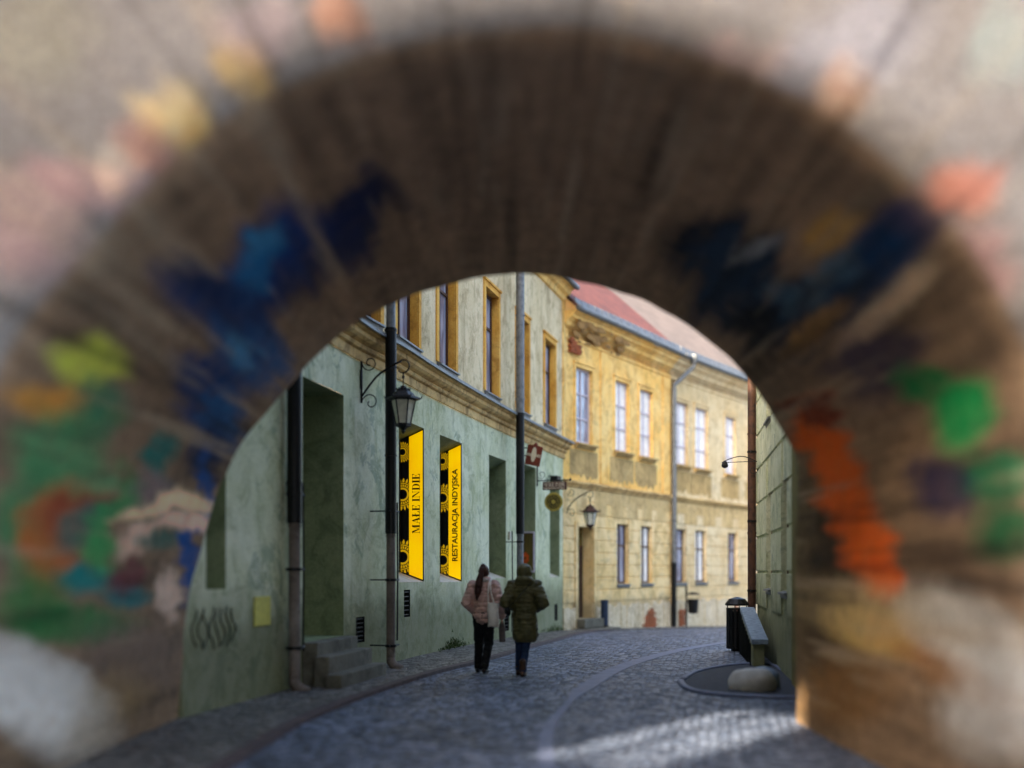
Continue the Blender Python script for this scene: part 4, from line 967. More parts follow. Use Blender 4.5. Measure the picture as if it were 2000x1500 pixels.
for i in range(46):
    mb = MB()
    u = YW.u(1112) + rd.random() ** 1.2 * 3.2; zc = ZY - .05 - rd.random() * .55 ; ww = rd.uniform(.05, .2)
    o_ = .045 if zc < ZY - .5 else .15 if zc < ZY - .2 else .3
    mb.lathe([(ww * .1, -.02), (ww, -.008), (ww * .8, .01), (.01, .02)], n=7, M=Matrix.Translation(YW.P(u, zc, o_)) @ Matrix.Rotation(YW.ang(u), 4, 'Z') @ Matrix.Rotation(R(90), 4, 'X') @ Matrix.Diagonal((1.5, .6, 1, 1)))
    mb.build('crumbled_patch', M['scorch'], yh)
# house door with transom, stone surround and steps
a, b, c, d = door['u0'], door['u1'], door['z0'], door['z1']
mb = MB(); zt_ = c + (d - c) * .77; wbox(mb, YW, a + .01, b - .01, c, zt_, -.40, -.34)
for i in range(2):
    for j in range(3): 
        m0 = a + .06 + i * (b - a - .1) / 2; wbox(mb, YW, m0, m0 + (b - a) / 2 - .1, c + .1 + j * .66, c + .66 + j * .66, -.34 + .001, -.325)
dr_ = mb.build('door', M['door'], yh)
mb = MB(); wbox(mb, YW, a + .01, b - .01, zt_ + .001, zt_ + .08, -.40, -.32); mb.build('transom_bar', M['brown'], dr_)
mb = MB(); mb.quad(YW.P(a, zt_ + .08, -.36), YW.P(b, zt_ + .08, -.36), YW.P(b, d, -.36), YW.P(a, d, -.36)); mb.build('transom_pane', M['olivepane'], dr_)
mb = MB(); wbox(mb, YW, a - .16, a - .001, c - .5, d + .14, .028, .07); wbox(mb, YW, b + .001, b + .16, c - .5, d + .14, .028, .07); wbox(mb, YW, a, b, d + .001, d + .14, .028, .07); mb.build('surround', M['yellowlow'], dr_)
mb = MB(); wbox(mb, YW, a - .1, b + .15, -.12, c - .002, -.1, .35); wbox(mb, YW, a - .25, b + .5, -.6, -.13, .06, .75)
tag(mb.build('door_steps', M['step'], bevel=.02), 'two low grey stone steps before the brown door of the yellow house', 'steps')
# pale repaired strips on the upper wall
mb = MB(); u = YW.u(1172); wbox(mb, YW, u, u + .45, ZS + .13, ZY - .63, .003, .035); mb.build('pilaster', M['yellow'], yh); mb = MB(); u = YW.u(1296); wbox(mb, YW, u - .1, UB - .02, ZS + .13, ZY - .63, .003, .035)
mb.build('pilaster', M['yellow'], yh)
# long zinc pipe at the joint of the two houses
dp = downpipe('drainpipe', 'tall zinc drainpipe with dark foot between the yellow and beige houses', YW, 1309, .14, .075, [(ZY - 1.0, 1.9, M['zinc'], 1.25, 'upper_pipe'), (1.9, -.45, IR, 1.25, 'lower_pipe')], (1.8, .5, 3.4, 6.2), None)
pb = YW.P(UB, ZY - 1.0, .14); pt_ = YW.P(UB + .9, ZY + .12, .5)
mb = MB(); mb.tube([pb, pb + Vector((0, 0, .12)), pt_ - Vector((0, 0, .22)), pt_], .08, 12); mb.lathe([(.09, 0), (.17, .2), (.17, .32)], tuple(pt_ - Vector((0, 0, .12))), 12); mb.build('hopper', M['zinc'], dp, smooth=False)
# blue bin by the door
p = YW.P(YW.u(1164), 0, .3); zg = gz(p.y) + .06
bn = thing('litter_tube', 'dark blue upright cylinder bin against the yellow wall beside the door', 'bin', (p.x, p.y, zg))
mb = MB(); mb.lathe([(.10, .1), (.12, .12), (.12, .8), (.13, .81), (.13, .87), (.11, .88), (.11, .80), (.02, .79)], (p.x, p.y, zg), 20); mb.build('bin_body', M['binblue'], bn)
mb = MB(); mb.box((p.x, p.y, zg + .05), (.2, .2, .1), YW.ang(YW.u(1164))); mb.build('foot', M['iron'], bn)
# post with hanging litter bin
p = Vector((6.20, 35.4, 0)); zg = gz(p.y) + .02
lb = thing('litter_bin', 'black litter bin hung on a thin post before the beige house', 'bin', (p.x, p.y, zg))
mb = MB(); mb.tube([(p.x, p.y, zg - .05), (p.x, p.y, zg + 1.42)], .035, 10); mb.lathe([(.03, 0), (.05, .02), (.01, .06)], (p.x, p.y, zg + 1.42), 10); mb.build('post', IR, lb)
mb = MB(); mb.lathe([(.10, .48), (.17, .52), (.20, .98), (.21, 1.0), (.19, 1.0), (.15, .55)], (p.x + .24, p.y, zg), 18); mb.tube([(p.x, p.y, zg + .9), (p.x + .05, p.y, zg + .9)], .02, 6); mb.build('bin_bucket', M['iron'], lb)
mb = MB(); mb.lathe([(.23, 1.16), (.24, 1.19), (.05, 1.25)], (p.x + .24, p.y, zg), 18); mb.tube([(p.x, p.y, zg + 1.2), (p.x + .2, p.y, zg + 1.2)], .014, 6); mb.build('rain_hood', M['iron'], lb)

# ---------------------------------------------------------------- right-hand green house
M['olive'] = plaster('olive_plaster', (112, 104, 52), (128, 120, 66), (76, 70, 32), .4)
RW = Wall([(3.42, 10.52), (3.72, 12.5), (4.1, 14.8), (4.55, 17.5), (4.98, 20.2)], -1)
rh = thing('right_house', 'pale green house with block joints close by the gate on the right', 'house', (5, 15, 0))
def Rr(x0, x1, zt, zb, **k): return dict(u0=min(RW.u(x0), RW.u(x1)), u1=max(RW.u(x0), RW.u(x1)), z0=zb, z1=zt, **k)
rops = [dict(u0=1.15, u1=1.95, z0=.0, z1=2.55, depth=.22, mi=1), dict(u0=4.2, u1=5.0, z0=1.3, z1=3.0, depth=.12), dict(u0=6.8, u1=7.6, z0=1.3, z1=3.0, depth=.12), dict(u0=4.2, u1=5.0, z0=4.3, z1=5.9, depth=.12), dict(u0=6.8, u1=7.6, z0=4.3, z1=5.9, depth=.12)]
mb = MB(); facade(mb, RW, -1, 6.6, rops)
z = .9
while z < 5.9:
    z2 = z + .68; cuts = sorted({3.43, RW.L - .03} | {o[k] for o in rops[1:] for k in ('u0', 'u1') if o['z0'] < z2 and o['z1'] > z})
    for a, b in zip(cuts, cuts[1:]):
        m = (a + b) / 2
        if b - a < .06 or any(o['u0'] < m < o['u1'] and o['z0'] < z2 - .02 and o['z1'] > z + .02 for o in rops): continue
        sweep(mb, RW, [(.002, z + .02), (.03, z + .03), (.03, z2 - .03), (.002, z2 - .02)], a + .01, b - .01, .8)
    z += .68
p, q = RW.P(RW.L, 0), RW.P(0, 0)
mb.quad((p.x, p.y, -1), (p.x + 9, p.y - 1, -1), (p.x + 9, p.y - 1, 6.6), (p.x, p.y, 6.6)); mb.quad((q.x, q.y, -1), (q.x + 9, q.y, -1), (q.x + 9, q.y, 6.6), (q.x, q.y, 6.6))
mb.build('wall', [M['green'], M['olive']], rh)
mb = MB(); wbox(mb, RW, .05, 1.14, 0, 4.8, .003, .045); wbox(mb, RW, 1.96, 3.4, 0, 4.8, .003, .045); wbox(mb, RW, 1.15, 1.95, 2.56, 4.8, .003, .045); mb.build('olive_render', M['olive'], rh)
mb = MB(); wbox(mb, RW, 1.17, 1.93, 0.02, 2.5, -.20, -.15)
for i in range(4): wbox(mb, RW, 1.22 + i * .18, 1.36 + i * .18, .1, 2.4, -.149, -.135)
mb.build('door', M['door'], rh)
for o in rops[1:]: window(RW, o, rh, M['brown'], M['pane'], .11, mull=1, rails=(.66,), sill=(.05, .08, .03), sill_mat=M['zinc'])
mb = MB(); sweep(mb, RW, [(.003, 6.2), (.1, 6.25), (.14, 6.4), (.3, 6.5), (.32, 6.6), (.003, 6.6)], 0, RW.L); mb.build('eaves_cornice', M['tan'], rh)
roof_along(RW, 6.65, 2.0, 9.0, .4, M['tile'], rh, inner=(.98, -.16))
# dark pipe at its far corner and rusticated base kit
downpipe('drainpipe', 'dark rusty drainpipe on the far corner of the right-hand green house', RW, 1478, .12, .075, [(6.4, .15, M['rusty'], 1.1, 'pipe')], (1.2, 2.6, 4.0), (3.0, .3, (.1,)), u=RW.L - .12)
# scroll wall bracket reaching over the lane
u = RW.L - .25; n = RW.nrm(u).normalized(); b = RW.P(u, 3.78, 0); wbk = thing('wall_lamp', 'slim wrought iron arm with a small lamp reaching out from the right-hand corner', 'lamp', b, )
mb = MB(); mb.tube([b + n * .01 - Zv * .3, b + n * .01 + Zv * .25], .015, 6); mb.tube(catmull([b + n * .01, b + n * .3 + Zv * .12, b + n * .55 + Zv * .08, b + n * .72], .05), .010, 6); mb.tube([b + n * .01 + Zv * .02, b + n * .7], .008, 6); mb.tube(scroll(b + n * .1 - Zv * .16, .08, .02, 1.2, n, Zv, math.pi), .007, 6); mb.build('arm', IR, wbk)
mb = MB(); mb.lathe([(.02, .06), (.05, .03), (.07, -.04), (.06, -.07), (.02, -.09)], tuple(b + n * .66 - Zv * .02), 10); mb.build('lamp_head', M['iron'], wbk)
# street side clutter: a black bollard bin, stair parapet with coping, pale corner stones
p = Vector((4.50, 19.9, 0)); zg = gz(p.y)
bb = thing('street_bin', 'black slatted litter bin by the far corner of the right-hand house', 'bin', (p.x, p.y, zg))
mb = MB()
for k in range(16):
    a = k * math.pi / 8; mb.box((p.x + .2 * math.cos(a), p.y + .2 * math.sin(a), zg + .46), (.02, .06, .8), a)
for z in (.1, .46, .84): mb.lathe([(.19, z), (.215, z), (.215, z + .03), (.19, z + .03)], (p.x, p.y, zg), 20)
mb.build('slats', IR, bb); mb = MB(); mb.lathe([(.17, .06), (.17, .8), (.15, .8), (.15, .1)], (p.x, p.y, zg), 18); mb.tube([(p.x, p.y, zg), (p.x, p.y, zg + .08)], .12, 12); mb.build('liner', M['iron'], bb)
mb = MB(); mb.lathe([(.23, .92), (.24, .95), (.16, 1.05), (.03, 1.09)], (p.x, p.y, zg), 18)
for k in range(4):
    a = k * math.pi / 2; mb.tube([(p.x + .19 * math.cos(a), p.y + .19 * math.sin(a), zg + .85), (p.x + .19 * math.cos(a), p.y + .19 * math.sin(a), zg + .94)], .01, 6)
mb.build('lid', M['iron'], bb)
par = thing('stair_parapet', 'low sloping stair wall with blue grey coping against the right-hand house', 'parapet', tuple(RW.P(5.2, 0, .35)))
mb = MB(); ua_, ub_ = 6.0, 8.8
mb.hexa([RW.P(ua_, -.05, .38), RW.P(ub_, -.05, .38), RW.P(ub_, -.05, .2), RW.P(ua_, -.05, .2), RW.P(ua_, .38, .38), RW.P(ub_, .8, .38), RW.P(ub_, .8, .2), RW.P(ua_, .38, .2)]); mb.build('parapet_wall', M['green'], par)
mb = MB(); mb.hexa([RW.P(ua_ - .05, .383, .41), RW.P(ub_ + .05, .81, .41), RW.P(ub_ + .05, .81, .14), RW.P(ua_ - .05, .383, .14), RW.P(ua_ - .05, .47, .41), RW.P(ub_ + .05, .90, .41), RW.P(ub_ + .05, .90, .14), RW.P(ua_ - .05, .47, .14)]); mb.build('coping', M['bluegrey'], par, bevel=.01)
for i in range(9):
    mb = MB(); u = ua_ + .1 + (ub_ - ua_ - .2) * i / 8; zt3 = .38 + (u - ua_) / (ub_ - ua_) * .42; mb.tube([RW.P(u, -.02, .42), RW.P(u, zt3, .42)], .012, 6); mb.build('rail_bar', IR, par)
M['palestone'] = plain('pale_corner_stone', (206, 204, 198), .6, .12, 6)  # whitened to stand in for sunlight on the stone
def boulder(x, y, sx, sy, sz, label, rz, name='corner_stone', mat='palestone'):
    b = bmesh.new(); bmesh.ops.create_icosphere(b, subdivisions=4, radius=1)
    for v in b.verts:
        n = noise.noise(v.co * 1.3 + Vector((x * 9, 0, 0))) * .22; v.co *= 1 + n; v.co.x = math.copysign(abs(v.co.x) ** .75, v.co.x) * sx; v.co.y = math.copysign(abs(v.co.y) ** .75, v.co.y) * sy; v.co.z = max(-.3, math.copysign(abs(v.co.z) ** .8, v.co.z)) * sz
    me = bpy.data.meshes.new(name); b.to_mesh(me); b.free(); me.materials.append(M[mat])
    for p_ in me.polygons: p_.use_smooth = True
    o = bpy.data.objects.new(name, me); COL.objects.link(o); o.location = (x, y, .3 * sz + gz(y)); o.rotation_euler.z = rz; return tag(o, label, 'stone')
boulder(3.2, 13.25, .30, .22, .24, 'long pale worn guard stone lying at the right foot of the gate', R(-35))
boulder(3.42, 13.6, .2, .22, .22, 'smaller round grey guard stone farther back at the right-hand house', R(20), mat='bluegrey')

# moss tufts at the foot of the green wall
M['moss'] = plain('moss_green', (62, 84, 26), .9, .4, 30)
mb = MB(); rd = random.Random(4)
for (px, wd, k) in ((882, 1.0, 260), (1080, 1.6, 160), (640, .4, 40)):
    uc = GW.u(px)
    for i in range(k):
        u = uc + rd.gauss(0, wd * .35); h = abs(rd.gauss(0, .16)) * max(.2, 1 - abs(u - uc) / wd) ; p = GW.P(u, gz(GW.P(u, 0).y) + .045, rd.uniform(.005, .10)); a = rd.uniform(0, 6.28); l = rd.uniform(.03, .07)
        t = Vector((math.cos(a), math.sin(a), 0)) * .012; mb.add([p + Zv * h * .6 - t, p + Zv * h * .6 + t, p + Zv * (h * .6 + l) + Vector((rd.uniform(-.03, .03), rd.uniform(-.03, .03), 0))], [(0, 1, 2)])
tag(mb.build('moss', M['moss']), 'green moss and small weeds along the foot of the green wall', 'moss', None, 'stuff')

# ---------------------------------------------------------------- unseen blocks added behind the viewer (they shade the gate, one gap lets the sun through)
PX_, PY_ = .76, -.65
def pq(p, q, z=0): return Vector((p * PX_ + q * UX, p * PY_ + q * UY, z))
def block(name, label, p0, p1, q0, q1, h, mat, ridge=2.0):
    c = pq((p0 + p1) / 2, (q0 + q1) / 2); g = thing(name, label, 'house', (c.x, c.y, 0))
    mb = MB(); mb.hexa([pq(p0, q0, -.2), pq(p1, q0, -.2), pq(p1, q1, -.2), pq(p0, q1, -.2), pq(p0, q0, h), pq(p1, q0, h), pq(p1, q1, h), pq(p0, q1, h)]); mb.build('wall', mat, g)
    mb = MB(); qm = (q0 + q1) / 2; mb.hexa([pq(p0, q0 - .3, h + .002), pq(p1, q0 - .3, h + .002), pq(p1, q1 + .3, h + .002), pq(p0, q1 + .3, h + .002), pq(p0, qm - .05, h + ridge), pq(p1, qm - .05, h + ridge), pq(p1, qm + .05, h + ridge), pq(p0, qm + .05, h + ridge)]); mb.build('roof', M['tile'], g)
    k = p0 + 1.0
    while k < p1 - 1.5:
        for z in (1.2, 4.4, 7.6, 10.4):
            if z + 1.7 < h: mb = MB(); mb.hexa([pq(k, q1 + .003, z), pq(k + 1, q1 + .003, z), pq(k + 1, q1 + .04, z), pq(k, q1 + .04, z), pq(k, q1 + .003, z + 1.7), pq(k + 1, q1 + .003, z + 1.7), pq(k + 1, q1 + .04, z + 1.7), pq(k, q1 + .04, z + 1.7)]); mb.build('window', M['pane_dark'], g)
        k += 2.4
    return g
block('shade_block', 'tall cream block added behind the viewer to shade the gate, left of the narrow gap', -24, -5.48, -13, -6.2, 12.5, M['beige'])
block('shade_block', 'tall greige block added behind the viewer to shade the gate, right of the narrow gap', -4.36, 12, -13, -6.2, 12.5, M['greige'])
block('gap_sill_block', 'low block added in the narrow gap behind the viewer to cut off low sun', -5.48, -4.36, -8.6, -6.6, 6.9, M['beige'], .3)  # unseen low block added to end the sun patch on its near side
c = pq(-5.05, -5.4); tr = thing('dapple_tree', 'slender leafy tree added in the gap behind the viewer to dapple the sun', 'tree', (c.x, c.y, 0))  # unseen tree added to break the sun patch into dapples
rd = random.Random(21); mb = MB(); mb.tube([(c.x, c.y, 0), (c.x + .05, c.y, 4), (c.x, c.y + .04, 8), (c.x - .03, c.y, 10.8)], [.09, .07, .045, .02], 10)
tips = []
for k in range(16):
    z = 6.2 + k * .28; a = k * 2.4; e = Vector((c.x + .55 * math.cos(a), c.y + .55 * math.sin(a), z + .4)); mb.tube([(c.x, c.y, z), e], [.03, .008], 6); tips.append(e)
mb.build('trunk', M['brown'], tr); mb = MB()
for e in tips:
    if rd.random() < .4: continue
    for k in range(34):
        p = e + Vector((rd.gauss(0, .16), rd.gauss(0, .16), rd.gauss(0, .14))); u = Vector((rd.uniform(-1, 1), rd.uniform(-1, 1), rd.uniform(-1, 1))).normalized(); v = u.cross(Vector((.3, .5, .8))).normalized(); l = rd.uniform(.04, .08)
        mb.quad(p - u * l, p + v * l * .5, p + u * l, p - v * l * .5)
mb.build('crown', M['moss'], tr)

# ---------------------------------------------------------------- the two walkers
def capsule(mb, a, b, ra, rb, n=14, flat=1.0, fdir=None):
    a, b = Vector(a), Vector(b); L = (b - a).length; ax = (b - a).normalized()
    prof = []
    for k in range(5): t = R(-90 + 90 * k / 5); prof.append((max(.0005, ra * math.cos(t)), ra * math.sin(t)))
    for k in range(6): t = R(90 * k / 5.02); prof.append((max(.0005, rb * math.cos(t)), L + rb * math.sin(t)))
    q = ax.to_track_quat('Z', 'Y').to_matrix().to_4x4()
    Mx = Matrix.Translation(a) @ q
    if flat != 1.0: Mx = Matrix.Translation(a) @ Matrix.Diagonal((1, flat, 1, 1)) @ q
    mb.lathe(prof, n=n, M=Mx)
def chain(mb, pts, rs, **k):
    for i in range(len(pts) - 1): capsule(mb, pts[i], pts[i + 1], rs[i], rs[i + 1], **k)
def ell(mb, c, r, rot=(0, 0, 0), n=16):
    Mx = Matrix.Translation(Vector(c)) @ Matrix.Rotation(rot[2], 4, 'Z') @ Matrix.Rotation(rot[1], 4, 'Y') @ Matrix.Rotation(rot[0], 4, 'X') @ Matrix.Diagonal((*r, 1))
    mb.lathe([(max(.002, math.cos(R(-90 + 15 * k))), math.sin(R(-90 + 15 * k))) for k in range(13)], n=n, M=Mx)
def fuse(mb, name, mat, parent, voxel=.012, smooth=6, fn=None):
    me = bpy.data.meshes.new(name); me.from_pydata(mb.v, [], mb.f); o = bpy.data.objects.new(name, me); COL.objects.link(o)
    m = o.modifiers.new('r', 'REMESH'); m.mode = 'VOXEL'; m.voxel_size = voxel
    if smooth: s = o.modifiers.new('s', 'SMOOTH'); s.factor = .5; s.iterations = smooth
    dg = bpy.context.evaluated_depsgraph_get(); new = bpy.data.meshes.new_from_object(o.evaluated_get(dg)); new.name = name
    o.modifiers.clear(); o.data = new; bpy.data.meshes.remove(me)
    if fn:
        nr = [v.normal.copy() for v in new.vertices]
        for v, n in zip(new.vertices, nr): v.co = fn(v.co.copy(), n)
    new.materials.clear(); new.materials.append(mat)
    for p in new.polygons: p.use_smooth = True
    new.update(); o.parent = parent; return o
def hand(mb, w, d, side, curl=.5):
    """palm and five bent fingers from the wrist w pointing along d; side = +1 right hand, -1 left"""
    w = Vector(w); d = Vector(d).normalized(); f = Vector((0, 1, 0)); f = (f - d * f.dot(d)).normalized(); s = d.cross(f).normalized()   # f: towards the thumb side (front)
    inn = s * (1 if s.x * side < 0 else -1)
    for k in (-.026, -.009, .009, .026): capsule(mb, w, w + d * .085 + f * k, .016, .0125, 10)
    for k, L in ((.028, .070), (.010, .080), (-.010, .074), (-.028, .058)):
        p = w + d * .085 + f * k; q = p + (d * .9 + inn * .3 * curl).normalized() * L * .45; r_ = q + (d * .6 + inn * curl).normalized() * L * .32; t = r_ + (d * .2 + inn * 1.2 * curl).normalized() * L * .26
        chain(mb, [p, q, r_, t], [.0098, .009, .0084, .0075], n=8)
    p = w + d * .025 + f * .02; q = p + (d * .6 + f * .8).normalized() * .045; r_ = q + (d * .9 + f * .25 + inn * .3).normalized() * .032; chain(mb, [p, q, r_], [.013, .0105, .009], n=8)
M['skin'] = plain('skin', (206, 158, 132), .5, .08, 30); M['skin'].node_tree.nodes['Principled BSDF'].inputs['Subsurface Weight'].default_value = .1
M['hair'] = plain('dark_brown_hair', (72, 38, 28), .45, .4, 60)
M['pink'] = plain('dusty_pink_quilt', (212, 172, 158), .6, .15, 8)
M['wool'] = plain('pale_fleece', (196, 186, 176), .95, .15, 60)
M['blacktr'] = plain('black_cloth', (16, 16, 18), .85, .2)
M['shoe'] = plain('black_shoe', (14, 13, 13), .4, .2)
M['coat'] = plain('dark_olive_quilt', (92, 88, 52), .55, .25, 8)
M['jeans'] = plain('blue_denim', (36, 58, 96), .85, .25, 30)
M['boot'] = plain('brown_leather', (74, 50, 36), .45, .25)
M['canvas'] = plain('cream_canvas', (232, 224, 212), .9, .08, 20)
M['greycloth'] = plain('grey_brown_cloth', (96, 88, 84), .9, .2)
M['eye'] = plain('eye', (220, 216, 210), .2, .05)
def body_mesh(mb, J, female=True):
    hp, sh = J['hip'], J['sh']
    ell(mb, (0, -.01, .93), (.155, .105, .11)); ell(mb, (0, .0, 1.07), (.12, .085, .13)); ell(mb, (0, .0, 1.26), (.145, .095, .16)); capsule(mb, (-.14, -.005, 1.36), (.14, -.005, 1.36), .052, .052)
    chain(mb, [(0, -.01, 1.38), (0, .01, 1.50)], [.055, .048])
    hd = Vector((0, .02, J['head']))
    ell(mb, hd + Vector((0, -.008, .012)), (.072, .092, .098)); ell(mb, hd + Vector((0, .03, -.05)), (.05, .055, .06)); ell(mb, hd + Vector((0, .062, -.085)), (.024, .022, .02))
    capsule(mb, hd + Vector((0, .082, .018)), hd + Vector((0, .102, -.022)), .008, .013, 8); ell(mb, hd + Vector((0, .084, -.055)), (.024, .010, .009)); ell(mb, hd + Vector((0, .072, .03)), (.045, .016, .012))
    for s in (-1, 1): ell(mb, hd + Vector((s * .074, .0, -.008)), (.010, .018, .030)); ell(mb, hd + Vector((s * .04, .06, -.03)), (.02, .02, .02))
    for s, k in ((-1, 'L'), (1, 'R')):
        a = J['arm' + k]; chain(mb, a, [.048, .038, .026]); hand(mb, a[-1], J['hd' + k], s)
        l = J['leg' + k]; chain(mb, l[:3], [.085, .055, .036]); chain(mb, l[2:], [.038, .030])
    return hd
def person(label, loc, rz, J, group='pair walking up the lane'):
    root = thing('person', label, 'person', (0, 0, 0), group)
    mb = MB(); hd = body_mesh(mb, J); fuse(mb, 'body', M['skin'], root, .0055, 2)
    for s in (-1, 1):
        mb = MB(); ell(mb, hd + Vector((s * .031, .077, .008)), (.011, .009, .009), n=10); mb.build('eye', M['eye'], root, smooth=True)
    return root, hd
def quilt(h, amp, z0=0, wr=.006):
    def f(c, n):
        z = c.z + .02 * noise.noise(c * 5) + z0; k = abs(math.sin(math.pi * z / h)) ** .55
        return c + n * (amp * k - amp * .5 + wr * noise.noise(c * 16) + wr * .8 * noise.noise(Vector((c.x * 9, c.y * 9, c.z * 30))))
    return f
def wrinkle(a, s=14):
    return lambda c, n: c + n * a * noise.noise(Vector((c.x * s, c.y * s, c.z * s * 1.7)))
def shoes(root, J, mat, name, top, r=1.0):
    for k in 'LR':
        l = J['leg' + k]; an, toe = Vector(l[2]), Vector(l[3]); mb = MB(); d = (toe - an); d.z = 0; d.normalize()
        base = Vector((an.x, an.y, min(an.z, .09) * .0 + an.z - .055))
        heel = an - d * .045 + Vector((0, 0, -.045)); ball = toe + Vector((0, 0, .008))
        chain(mb, [heel, (heel + ball) / 2 + Vector((0, 0, .008)), ball, ball + d * .045], [.036 * r, .040 * r, .042 * r, .030 * r], flat=1.0); chain(mb, [an + Vector((0, 0, top)), an, heel + d * .02], [.052 * r, .045 * r, .04 * r])
        o = fuse(mb, name, mat, root, .008, 4)
        # a flat sole
        for v in o.data.vertices:
            fl = min(heel.z, ball.z) - .034
            if v.co.z < fl + .012 and abs(heel.z - ball.z) < .05: v.co.z = fl + .012 * .3
def place(root, loc, rz):
    root.location = loc; root.rotation_euler.z = rz
# --- woman in the pink jacket
JA = dict(head=1.575, hip=.92, sh=1.36, armL=[(-.175, 0, 1.36), (-.25, -.07, 1.11), (-.20, .14, .98)], hdL=(.35, .9, -.3), armR=[(.175, 0, 1.36), (.255, -.05, 1.10), (.275, .05, .90)], hdR=(.05, .2, -1),
          legL=[(-.085, 0, .90), (-.10, .11, .50), (-.125, .13, .095), (-.13, .24, .04)], legR=[(.085, 0, .90), (.075, .02, .49), (.055, -.17, .115), (.06, -.07, .05)])
pa, hd = person('woman in dusty pink quilted jacket with long dark ponytail, walking away', None, 0, JA)
mb = MB(); chain(mb, [(0, 0, 1.40), (0, -.005, 1.25), (0, -.005, 1.08), (0, -.005, .93)], [.135, .165, .168, .172], flat=.78); capsule(mb, (-.14, -.01, 1.355), (.14, -.01, 1.355), .088, .088)
for k in 'LR': chain(mb, JA['arm' + k], [.098, .084, .062])
fuse(mb, 'quilted_jacket', M['pink'], pa, .012, 6, quilt(.095, .011, wr=.014))
mb = MB(); chain(mb, [(-.07, -.03, 1.45), (-.05, -.075, 1.46), (0, -.09, 1.465), (.05, -.075, 1.46), (.07, -.03, 1.45), (.05, .05, 1.43), (0, .07, 1.42), (-.05, .05, 1.43), (-.07, -.03, 1.45)], [.034] * 9); fuse(mb, 'fleece_collar', M['wool'], pa, .008, 3, wrinkle(.012, 40))
mb = MB(); ell(mb, (0, -.01, .92), (.175, .125, .12))
for k, s in (('L', -1), ('R', 1)): chain(mb, [JA['leg' + k][0], JA['leg' + k][1], Vector(JA['leg' + k][2]) + Vector((0, 0, .0))], [.104, .078, .060])
fuse(mb, 'trousers', M['blacktr'], pa, .012, 5, wrinkle(.012))
shoes(pa, JA, M['shoe'], 'shoe', .04)
mb = MB(); ell(mb, hd + Vector((0, -.022, .022)), (.086, .096, .100)); ell(mb, hd + Vector((0, -.05, .108)), (.042, .042, .034)); ell(mb, hd + Vector((-.01, -.115, .05)), (.038, .036, .045))
chain(mb, [hd + Vector((-.01, -.12, .04)), hd + Vector((-.03, -.15, -.08)), hd + Vector((-.045, -.175, -.20)), hd + Vector((-.06, -.175, -.31)), hd + Vector((-.075, -.165, -.42))], [.034, .050, .060, .050, .012])
fuse(mb, 'hair', M['hair'], pa, .008, 2, lambda c, n: c + n * .008 * noise.noise(Vector((c.x * 70, c.y * 50, c.z * 7))))
place(pa, (-.44, 15.5, -.005), R(-12))
PA = Matrix.Translation((-.44, 15.5, 0)) @ Matrix.Rotation(R(-12), 4, 'Z')
tb_ = thing('tote_bag', 'cream canvas tote bag hanging from the right shoulder of the woman in pink', 'bag', (0, 0, 0))
mb = MB(); 
vs = []; NX, NZ = 8, 10
for sgn in (-1, 1):
    for j in range(NZ + 1):
        for i in range(NX + 1):
            x, z = i / NX, j / NZ; e = math.sin(math.pi * x) ** .5 * (1 - .75 * z ** 3); vs.append((.115 + .175 * x + .006 * math.sin(z * 7), -.215 + sgn * (.006 + .045 * e * (.6 + .4 * math.sin(math.pi * min(1, z + .15)))), .74 + .37 * z + .008 * math.sin(x * 5)))
fs = []; K = (NX + 1) * (NZ + 1)
for s_ in (0, 1):
    for j in range(NZ):
        for i in range(NX): q = s_ * K + j * (NX + 1) + i; fs.append((q, q + 1, q + NX + 2, q + NX + 1) if s_ == 0 else (q, q + NX + 1, q + NX + 2, q + 1))
for j in range(NZ):
    q = j * (NX + 1); fs.append((q, q + NX + 1, K + q + NX + 1, K + q)); q += NX; fs.append((q, K + q, K + q + NX + 1, q + NX + 1))
for i in range(NX): fs.append((i, K + i, K + i + 1, i + 1))
mb.add(vs, fs); mb.build('bag_body', M['canvas'], tb_, smooth=True)
for d in (-.012, .03):
    mb = MB(); mb.tube(catmull([(.14 + d, -.215, 1.09), (.125 + d, -.20, 1.28), (.13 + d * .5, -.13, 1.425), (.14 + d * .3, -.03, 1.475), (.15, .06, 1.44), (.17 + d, .03, 1.40)], .03), .010, 6, flat=.4) if False else mb.tube(catmull([(.15 + d * 2.2, -.218, 1.10), (.135 + d, -.215, 1.28), (.13 + d * .5, -.155, 1.415), (.135 + d * .3, -.04, 1.475), (.145, .07, 1.44), (.16, .14, 1.36)], .03), .011, 6, flat=.5)
    mb.build('handle', M['canvas'], tb_)
place(tb_, (-.44, 15.5, 0), R(-12))
cl = MB(); pts = [Vector((.275, .08, .82)), Vector((.285, .04, .74)), Vector((.29, .02, .62)), Vector((.30, .0, .50))]; cl.tube(catmull(pts, .03), [.018, .034, .044, .05, .05, .05, .05, .05, .048, .048, .046, .046, .044, .042, .04, .04, .04, .04][:len(catmull(pts, .03))], 10, flat=.45)
o = cl.build('scarf', M['greycloth'], smooth=True); tag(o, 'grey brown cloth hanging from the right hand of the woman in pink', 'scarf'); place(o, (-.44, 15.5, 0), R(-12))
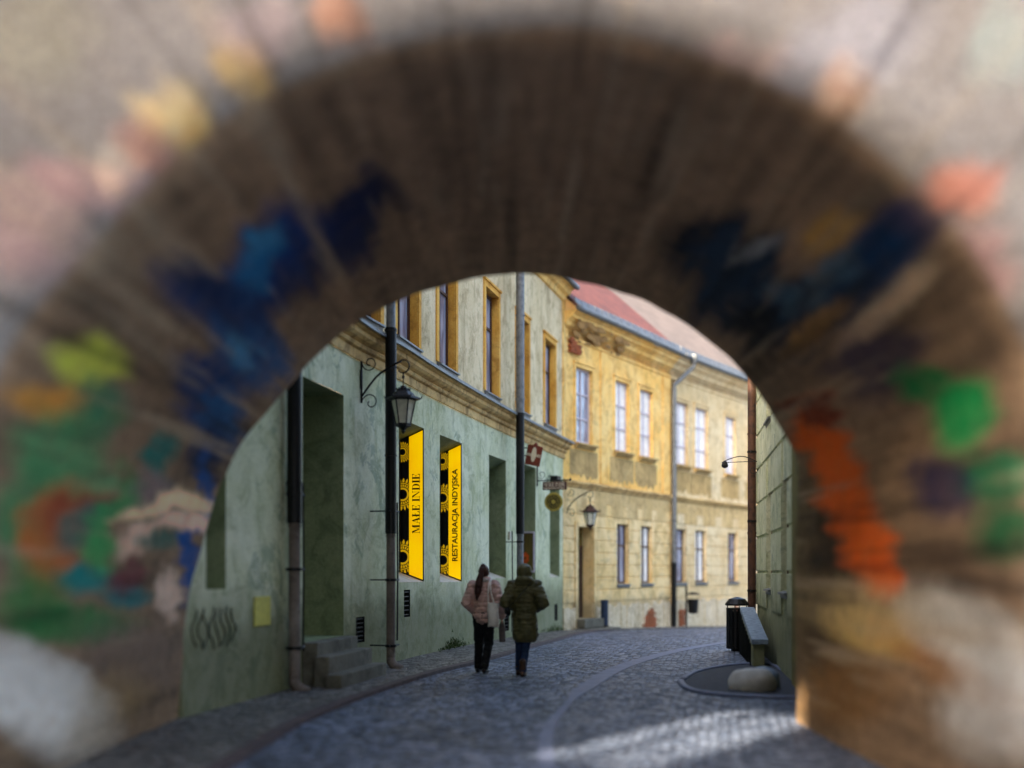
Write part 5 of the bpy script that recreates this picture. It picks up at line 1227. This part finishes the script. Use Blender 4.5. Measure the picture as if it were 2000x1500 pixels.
# --- person in the long olive coat, hood up
JB = dict(head=1.58, hip=.93, sh=1.38, armL=[(-.18, 0, 1.37), (-.275, -.08, 1.14), (-.17, .13, 1.06)], hdL=(.6, .7, -.2), armR=[(.18, 0, 1.37), (.285, -.08, 1.13), (.17, .13, 1.04)], hdR=(-.6, .7, -.2),
          legL=[(-.08, 0, .92), (-.09, .10, .50), (-.105, .12, .10), (-.105, .24, .045)], legR=[(.08, 0, .92), (.02, .03, .50), (-.01, -.13, .105), (-.005, -.02, .045)])
pb_, hd = person('hooded person in long dark olive quilted coat, blue jeans and brown boots', None, 0, JB)
mb = MB(); chain(mb, [(0, 0, 1.41), (0, -.005, 1.26), (0, -.005, 1.08), (.005, -.01, .88), (.015, -.02, .66)], [.145, .185, .175, .195, .20], flat=.76); capsule(mb, (-.15, -.01, 1.365), (.15, -.01, 1.365), .092, .092)
for k in 'LR': chain(mb, JB['arm' + k], [.106, .094, .072])
def coatfn(c, n):
    q = quilt(.14, .012, wr=.014)(c, n)
    if q.z < .535: q.z = .535 + .12 * (q.z - .535) 
    return q
fuse(mb, 'long_coat', M['coat'], pb_, .012, 6, coatfn)
mb = MB(); ell(mb, hd + Vector((0, -.028, .015)), (.118, .125, .13)); chain(mb, [(-.07, -.05, 1.44), (.07, -.05, 1.44)], [.08, .08]); ell(mb, (0, -.08, 1.48), (.12, .08, .07))
fuse(mb, 'hood', M['coat'], pb_, .010, 5, quilt(.09, .006))
mb = MB(); ell(mb, (0, -.01, .92), (.16, .115, .11))
for k in 'LR': chain(mb, JB['leg' + k][:3], [.10, .068, .052])
fuse(mb, 'jeans', M['jeans'], pb_, .011, 4, wrinkle(.012)); shoes(pb_, JB, M['boot'], 'boot', .13, 1.08)
PBL = (.19, 15.1, -.01); place(pb_, PBL, R(-8))
xb = thing('shoulder_bag', 'small black crossbody bag at the left hip of the hooded person', 'bag', (0, 0, 0))
mb = MB(); ell(mb, (-.245, -.10, 1.0), (.05, .09, .075), (0, R(-12), R(15))); mb.build('bag_body', M['shoe'], xb, smooth=True)
mb = MB(); mb.tube(catmull([(-.235, -.16, 1.05), (-.15, -.178, 1.13), (-.03, -.182, 1.26), (.08, -.158, 1.39), (.13, -.08, 1.46), (.135, .02, 1.46)], .03), .010, 6, flat=.6); mb.build('strap', M['shoe'], xb)
place(xb, PBL, R(-8))

mb = MB(); mb.hexa([pq(-5.48, -7.3, 9.4), pq(-4.36, -7.3, 9.4), pq(-4.36, -6.6, 9.4), pq(-5.48, -6.6, 9.4), pq(-5.48, -7.3, 12.3), pq(-4.36, -7.3, 12.3), pq(-4.36, -6.6, 12.3), pq(-5.48, -6.6, 12.3)])  # unseen block added above the gap, keeping sun off the front wall
tag(mb.build('gap_top_block', M['beige']), 'block added over the gap behind the viewer to keep sun off the front wall', 'sun_blocker')
